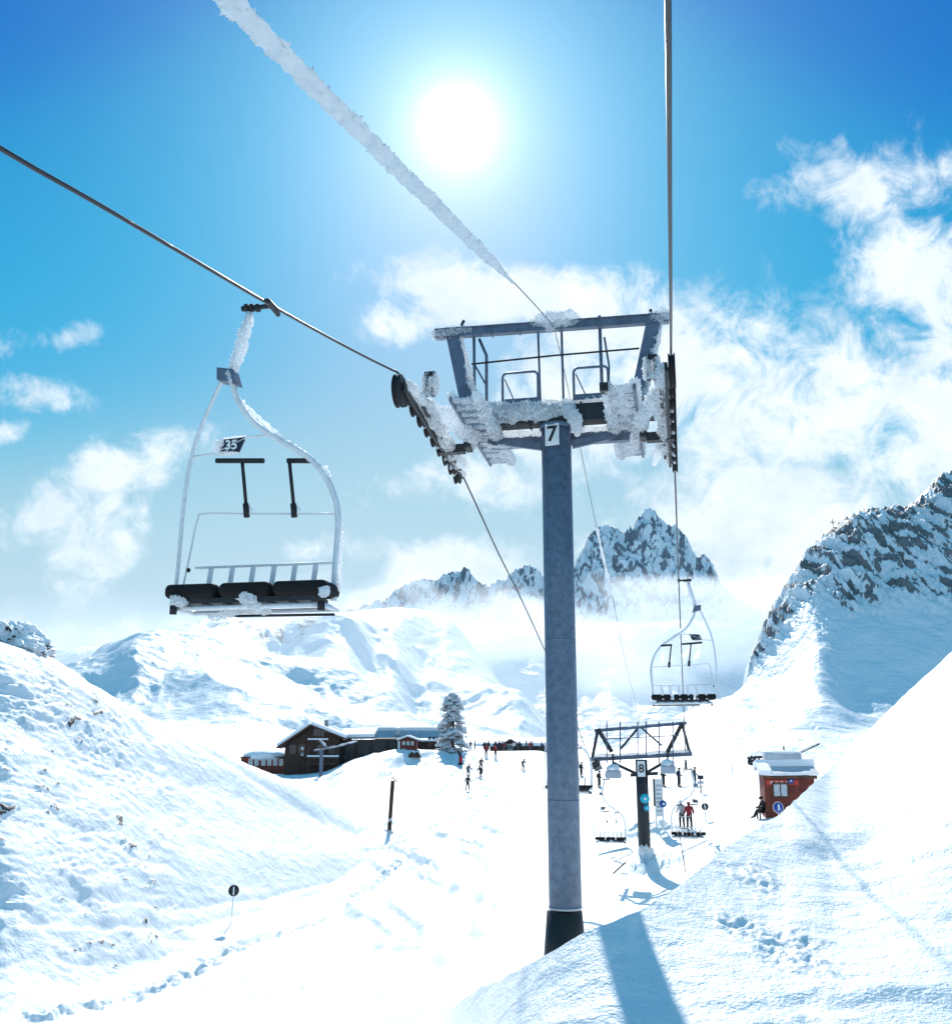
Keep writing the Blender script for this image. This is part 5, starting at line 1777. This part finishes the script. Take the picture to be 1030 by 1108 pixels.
# --- drag-lift return frame behind the hut
rq = at(824, 74)
rf = empty('return_frame', rq, 0)
tag(rf, 'dark steel lift frame loaded with snow, left behind the red brown hut', 'lift frame', 'buildings at the lift station')
k_ = 74 * 1.03 / F
zt = P(824, 823, 74).z - rq.z
MB().box(-.16, .16, -.16, .16, -.5, zt).build('post', 'dark_steel', rf)
a_ = MB()
a_.bar((-13 * k_, 0, zt + .15), (20 * k_, .2, zt + .4), .2, .2)
a_.bar((-10 * k_, 0, zt - .3), (16 * k_, .2, zt - .1), .14, .14)
for i in range(6):
    x = (-11 + 4.4 * i) * k_
    a_.bar((x, 0, zt - .35), (x + 1.8 * k_, 0, zt + .35), .09, .09)
    a_.disc((x, -.12, zt - .12), (0, 1, 0), .22, .08, 14)
a_.bar((40 * k_, 1, zt + .35), (66 * k_, 1, zt + 1.2), .09, .12)
a_.bar((18 * k_, .2, zt + .3), (40 * k_, 1, zt + .35), .09, .12)
ao = a_.build('arm', 'dark_steel', rf)
f = MB().lump([(-13 * k_, 0, zt + .35), (0, 0, zt + .5), (20 * k_, .2, zt + .6)], [.12, .2, .14], 8, .6, 1.5, 99, step=.2)
f.lump([(44 * k_, 1, zt + .55), (64 * k_, 1, zt + 1.2)], .08, 8, .5, 2, 100, step=.15)
f.build('frost', 'rime', ao)

# --- two slender masts on the right mountain, snow rock on the left crest
for px, py, Y, hpx, lb in ((867.5, 624, 337, 13, 'lower of two thin masts on the rocky ridge of the right mountain'), (902, 578, 343, 17, 'upper of two thin masts on the rocky ridge of the right mountain')):
    q = P(px, py, Y)
    o = MB().tube([(0, 0, -3), (0, 0, hpx * Y / F)], [.22, .12], 8).build('mast', 'dark_steel', None, q)
    tag(o, lb, 'mast', 'masts on the ridge')
    MB().bar((-.9, 0, hpx * Y / F * .8), (.9, 0, hpx * Y / F * .8), .2, .25).build('cross_bar', 'dark_steel', o)

rk = MB()
bm = bmesh.new()
bmesh.ops.create_icosphere(bm, subdivisions=6, radius=1)
c0 = P(18, 697, 48.5)
for v in bm.verts:
    d = v.co.copy()
    n_ = 1 + .35 * mnoise.noise(d * 1.6 + V((4, 1, 2))) + .22 * mnoise.noise(d * 4.1) + .13 * mnoise.noise(d * 9) + .06 * mnoise.noise(d * 20)
    v.co = V((d.x * 1.75, d.y * 1.6, d.z * 1.05)) * n_
    v.co.z += -.38 * v.co.x
me = bpy.data.meshes.new('rock_outcrop')
bm.normal_update()
bm.to_mesh(me)
ra = me.attributes.new('rock', 'FLOAT', 'POINT')
for i, v in enumerate(bm.verts):
    ra.data[i].value = max(0, min(1, (.46 - .9 * max(0, v.normal.z) - .2 * max(0, -v.normal.x)) + .5 * mnoise.noise(v.co * 2.2)))
bm.free()
for p in me.polygons: p.use_smooth = True
me.materials.append(M['snow_near'])
o = link('rock_outcrop', me, None, c0)
tag(o, 'snow plastered rock outcrop on the crest of the left hill', 'rock')


# ================================================================== camera, light, sky, air
cam = bpy.data.cameras.new('camera')
co_ = bpy.data.objects.new('camera', cam)
C.objects.link(co_)
cam.sensor_fit = 'HORIZONTAL'
cam.sensor_width = 36
cam.lens = 36 * F / 1030
cam.clip_start = .1
cam.clip_end = 30000
co_.rotation_euler = (PI / 2 + PITCH, 0, 0)
SC.camera = co_

sl = bpy.data.lights.new('sun', 'SUN')
so = bpy.data.objects.new('sun', sl)
C.objects.link(so)
sl.energy = SUN_STRENGTH
sl.angle = math.radians(.65)
sl.color = (1, .965, .91)
sd = Vector((math.sin(SUN_AZ) * math.cos(SUN_EL), math.cos(SUN_AZ) * math.cos(SUN_EL), math.sin(SUN_EL)))
so.rotation_euler = sd.to_track_quat('Z', 'Y').to_euler()

w = bpy.data.worlds.new('World')
SC.world = w
w.use_nodes = True
n, N, L = w.node_tree, w.node_tree.nodes, w.node_tree.links
for x in list(N): N.remove(x)
out = N.new('ShaderNodeOutputWorld')
bg = N.new('ShaderNodeBackground')
bg.inputs['Strength'].default_value = SKY_STRENGTH
L.new(bg.outputs[0], out.inputs['Surface'])
sky = N.new('ShaderNodeTexSky')
sky.sky_type = 'NISHITA'
sky.sun_disc = False
sky.sun_elevation = SUN_EL
sky.sun_rotation = SUN_AZ
sky.altitude = 2200
sky.air_density = 1.0
sky.dust_density = .4
sky.ozone_density = 3.0
tc = N.new('ShaderNodeTexCoord')


def math_(op, a, b=None, c=None, clamp=False):
    x = N.new('ShaderNodeMath')
    x.operation = op
    x.use_clamp = clamp
    for i, v in enumerate((a, b, c)):
        if v is None: continue
        if isinstance(v, (int, float)): x.inputs[i].default_value = v
        else: L.new(v, x.inputs[i])
    return x.outputs[0]


def vmath(op, a, b):
    x = N.new('ShaderNodeVectorMath')
    x.operation = op
    for i, v in enumerate((a, b)):
        if isinstance(v, (tuple, Vector)): x.inputs[i].default_value = tuple(v)
        else: L.new(v, x.inputs[i])
    return x


def mixc(fac, a, b, blend='MIX'):
    x = N.new('ShaderNodeMix')
    x.data_type = 'RGBA'
    x.blend_type = blend
    for nm, v in (('Factor', fac), ('A', a), ('B', b)):
        if isinstance(v, (int, float)): x.inputs[nm].default_value = v
        elif isinstance(v, tuple): x.inputs[nm].default_value = (*v, 1)
        else: L.new(v, x.inputs[nm])
    return x.outputs['Result']


D = tc.outputs['Generated']
# the photograph's deep, saturated colour grade, applied to the physical sky
cv_ = N.new('ShaderNodeRGBCurve')
for ci, pts_ in enumerate(SKY_CURVES):
    cu_ = cv_.mapping.curves[ci]
    cu_.points[0].location, cu_.points[1].location = pts_[0], pts_[-1]
    for q_ in pts_[1:-1]: cu_.points.new(*q_)
cv_.mapping.update()
L.new(mixc(1.0, sky.outputs[0], (.1, .1, .1), 'MULTIPLY'), cv_.inputs['Color'])
col = mixc(1.0, cv_.outputs[0], (10, 10, 10), 'MULTIPLY')
# brightening of the air round the sun, and the sun itself
dt = math_('MAXIMUM', vmath('DOT_PRODUCT', D, tuple(sd)).outputs['Value'], 0.0)
ang = math_('ARCCOSINE', math_('MINIMUM', dt, 1.0))
g1 = math_('MULTIPLY', math_('EXPONENT', math_('MULTIPLY', ang, -1 / math.radians(1.0))), 14)
g2 = math_('MULTIPLY', math_('EXPONENT', math_('MULTIPLY', ang, -1 / math.radians(6.0))), AUREOLE)
g3 = math_('MULTIPLY', math_('EXPONENT', math_('MULTIPLY', ang, -1 / math.radians(12.0))), 1.1)
gl = math_('ADD', g1, g2)
vm = N.new('ShaderNodeVectorMath')
vm.operation = 'SCALE'
vm.inputs[0].default_value = (1.0, .97, .97)
L.new(gl, vm.inputs['Scale'])
vm3 = N.new('ShaderNodeVectorMath')
vm3.operation = 'SCALE'
vm3.inputs[0].default_value = (.45, .9, 1.0)
L.new(g3, vm3.inputs['Scale'])
col = mixc(1.0, mixc(1.0, col, vm.outputs[0], 'ADD'), vm3.outputs[0], 'ADD')

# clouds: bearing u and height v of the view direction, soft patches broken up by noise
sp = N.new('ShaderNodeSeparateXYZ')
L.new(D, sp.inputs[0])
az = math_('ARCTAN2', sp.outputs['X'], sp.outputs['Y'])
el = math_('ARCSINE', sp.outputs['Z'])
uv = N.new('ShaderNodeCombineXYZ')
L.new(az, uv.inputs[0])
L.new(el, uv.inputs[1])


def noise_(scale, det, rough, dist=0.0, src=None, off=0.0):
    mp = N.new('ShaderNodeMapping')
    mp.inputs['Location'].default_value = (off, off * .7, off * .3)
    L.new(src or D, mp.inputs['Vector'])
    t = N.new('ShaderNodeTexNoise')
    t.inputs['Scale'].default_value = scale
    t.inputs['Detail'].default_value = det
    t.inputs['Roughness'].default_value = rough
    t.inputs['Distortion'].default_value = dist
    L.new(mp.outputs[0], t.inputs['Vector'])
    return t.outputs['Fac']


def px_dir(px, py):
    d = ray(px, py).normalized()
    return math.atan2(d.x, d.y), math.asin(d.z)


nA = noise_(9.0, 10, .62, .35)
nB = noise_(22.0, 9, .68, .6, off=3.1)
nz_ = math_('MULTIPLY_ADD', math_('SUBTRACT', nA, .5), 3.3, math_('MULTIPLY', math_('SUBTRACT', nB, .5), 2.9))
total = None
# px, py, rx, ry (photo pixels), tilt degrees, weight
PATCH = [(135, 500, 90, 30, 22, 1.0), (60, 548, 60, 34, 40, .72), (95, 600, 50, 100, -10, .72), (175, 480, 45, 20, 15, .7), (70, 690, 130, 60, 0, .52),
         (30, 368, 80, 20, 15, .70), (40, 428, 75, 22, 0, .78), (12, 465, 38, 14, 25, .62),
         (560, 325, 150, 38, -4, 1.2), (440, 345, 70, 28, 0, .8), (660, 400, 160, 90, 10, .92), (520, 520, 120, 40, 0, .74), (740, 390, 110, 80, 0, .95), (600, 470, 160, 70, 0, .72),
         (900, 440, 180, 85, 0, 1.0), (840, 560, 190, 80, 0, .98), (1010, 470, 130, 140, 0, 1.0), (790, 660, 130, 110, 0, 1.0), (1100, 350, 140, 140, 0, .95),
         (950, 205, 120, 40, -22, .74), (985, 290, 70, 80, -30, .82), (880, 190, 60, 28, 0, .62), (1035, 185, 50, 28, 0, .62),
         (490, 622, 70, 38, 0, 1.25), (540, 640, 60, 28, -10, 1.0), (430, 660, 80, 40, 0, .8), (600, 690, 320, 50, 0, .95), (300, 660, 160, 50, 0, .5), (320, 592, 70, 16, 0, .5)]
for (px, py, rx, ry, tilt, wt) in PATCH:
    u0, v0 = px_dir(px, py)
    k = 1.0 / F * (.93 if py > 300 else .9)
    mp = N.new('ShaderNodeMapping')
    mp.vector_type = 'TEXTURE'
    mp.inputs['Location'].default_value = (u0, v0, 0)
    mp.inputs['Rotation'].default_value = (0, 0, math.radians(tilt))
    mp.inputs['Scale'].default_value = (rx * k, ry * k, 1)
    L.new(uv.outputs[0], mp.inputs['Vector'])
    ln = N.new('ShaderNodeVectorMath')
    ln.operation = 'DOT_PRODUCT'
    L.new(mp.outputs[0], ln.inputs[0])
    L.new(mp.outputs[0], ln.inputs[1])
    e = math_('MULTIPLY', math_('EXPONENT', math_('MULTIPLY', ln.outputs['Value'], -.68)), wt)
    total = e if total is None else math_('MAXIMUM', total, e)
dens = math_('MULTIPLY_ADD', nz_, math_('MULTIPLY_ADD', total, .25, .42), math_('SUBTRACT', math_('MULTIPLY', total, 1.25), .52))
mr = N.new('ShaderNodeMapRange')
mr.interpolation_type = 'SMOOTHSTEP'
mr.inputs['From Min'].default_value, mr.inputs['From Max'].default_value = -.10, .62
L.new(dens, mr.inputs['Value'])
cov = mr.outputs[0]
# thin blue-grey body, white tops: thickness decides
shade = N.new('ShaderNodeMapRange')
shade.inputs['From Min'].default_value, shade.inputs['From Max'].default_value = .2, .9
L.new(noise_(14.0, 8, .6, .3, off=7.7), shade.inputs['Value'])
cc = mixc(shade.outputs[0], CLOUD_LO, CLOUD_HI)
fin = mixc(cov, col, cc)
L.new(fin, bg.inputs['Color'])

# ------------------------------------------------------------------ air and the cloud in the valley
def vol_box(name, lo, hi, label=None):
    o = MB().box(lo[0], hi[0], lo[1], hi[1], lo[2], hi[2]).build(name, [])
    m = bpy.data.materials.new(name)
    m.use_nodes = True
    nn = m.node_tree.nodes
    nn.remove(nn['Principled BSDF'])
    v = nn.new('ShaderNodeVolumePrincipled')
    m.node_tree.links.new(v.outputs[0], nn['Material Output'].inputs['Volume'])
    o.data.materials.append(m)
    tag(o, label, kind='stuff')
    return o, m.node_tree, v


if HAZE:
    hz, ht_, hv = vol_box('haze', (-5000, -160, -120), (5000, 5200, 660), 'thin bluish mountain air fading the far slopes')
    hv.inputs['Density'].default_value = HAZE
    hv.inputs['Color'].default_value = (.68, .90, 1, 1)
    hv.inputs['Anisotropy'].default_value = .0
def cloud(ctr, half, dens, scale, noise_amp, bias, label):
    o, ct_, cv = vol_box('cloud_bank', [c_ - h_ * 1.02 for c_, h_ in zip(ctr, half)], [c_ + h_ * 1.02 for c_, h_ in zip(ctr, half)], label)
    cN, cL = ct_.nodes, ct_.links
    cv.inputs['Color'].default_value = (.955, .965, .98, 1)
    cv.inputs['Anisotropy'].default_value = .3
    tcc = cN.new('ShaderNodeTexCoord')

    def cm(op, a, b=None, c=None):
        x = cN.new('ShaderNodeMath')
        x.operation = op
        for i, v_ in enumerate((a, b, c)):
            if v_ is None: continue
            if isinstance(v_, (int, float)): x.inputs[i].default_value = v_
            else: cL.new(v_, x.inputs[i])
        return x.outputs[0]
    s3 = cN.new('ShaderNodeSeparateXYZ')
    cL.new(tcc.outputs['Object'], s3.inputs[0])
    mp3 = cN.new('ShaderNodeMapping')
    mp3.inputs['Scale'].default_value = (1, 1, 1.7)
    cL.new(tcc.outputs['Object'], mp3.inputs['Vector'])
    t3 = cN.new('ShaderNodeTexNoise')
    t3.inputs['Scale'].default_value = scale
    t3.inputs['Detail'].default_value = 6
    t3.inputs['Roughness'].default_value = .6
    t3.inputs['Distortion'].default_value = .4
    cL.new(mp3.outputs[0], t3.inputs['Vector'])
    ez = cm('DIVIDE', cm('SUBTRACT', s3.outputs['Z'], ctr[2]), half[2])
    ey = cm('DIVIDE', cm('SUBTRACT', s3.outputs['Y'], ctr[1]), half[1])
    ex = cm('DIVIDE', cm('SUBTRACT', s3.outputs['X'], ctr[0]), half[0])
    sq_ = cm('ADD', cm('ADD', cm('MULTIPLY', ez, ez), cm('MULTIPLY', ey, ey)), cm('MULTIPLY', cm('MULTIPLY', ex, ex), cm('MULTIPLY', ex, ex)))
    fall = cm('SUBTRACT', 1.0, sq_)
    dn = cm('ADD', cm('MULTIPLY', cm('SUBTRACT', t3.outputs['Fac'], .5), noise_amp), cm('SUBTRACT', cm('MULTIPLY', fall, 1.1), bias))
    ed = cm('MULTIPLY', cm('MINIMUM', cm('MAXIMUM', dn, 0.0), 1.0), cm('MINIMUM', cm('MAXIMUM', cm('MULTIPLY', fall, 3.0), 0.0), 1.0))
    cL.new(cm('MULTIPLY', ed, dens), cv.inputs['Density'])


if CLOUD:
    cloud((130, 1340, 140), (600, 200, 92), CLOUD, .0075, 3.8, .40, 'white cloud bank lying across the valley in front of the peaks')
    cloud((-150, 740, 52), (340, 170, 60), CLOUD * .26, .012, 3.0, .25, 'thin cloud drifting over the summit of the rounded mountain')

SC.render.engine = 'CYCLES'
SC.cycles.volume_bounces = 8
SC.cycles.max_bounces = 12
SC.cycles.use_denoising = True
SC.cycles.sample_clamp_indirect = 6
SC.view_settings.view_transform = 'Standard'
SC.view_settings.look = 'None'
SC.view_settings.gamma = 1
SC.view_settings.exposure = EXPOSURE
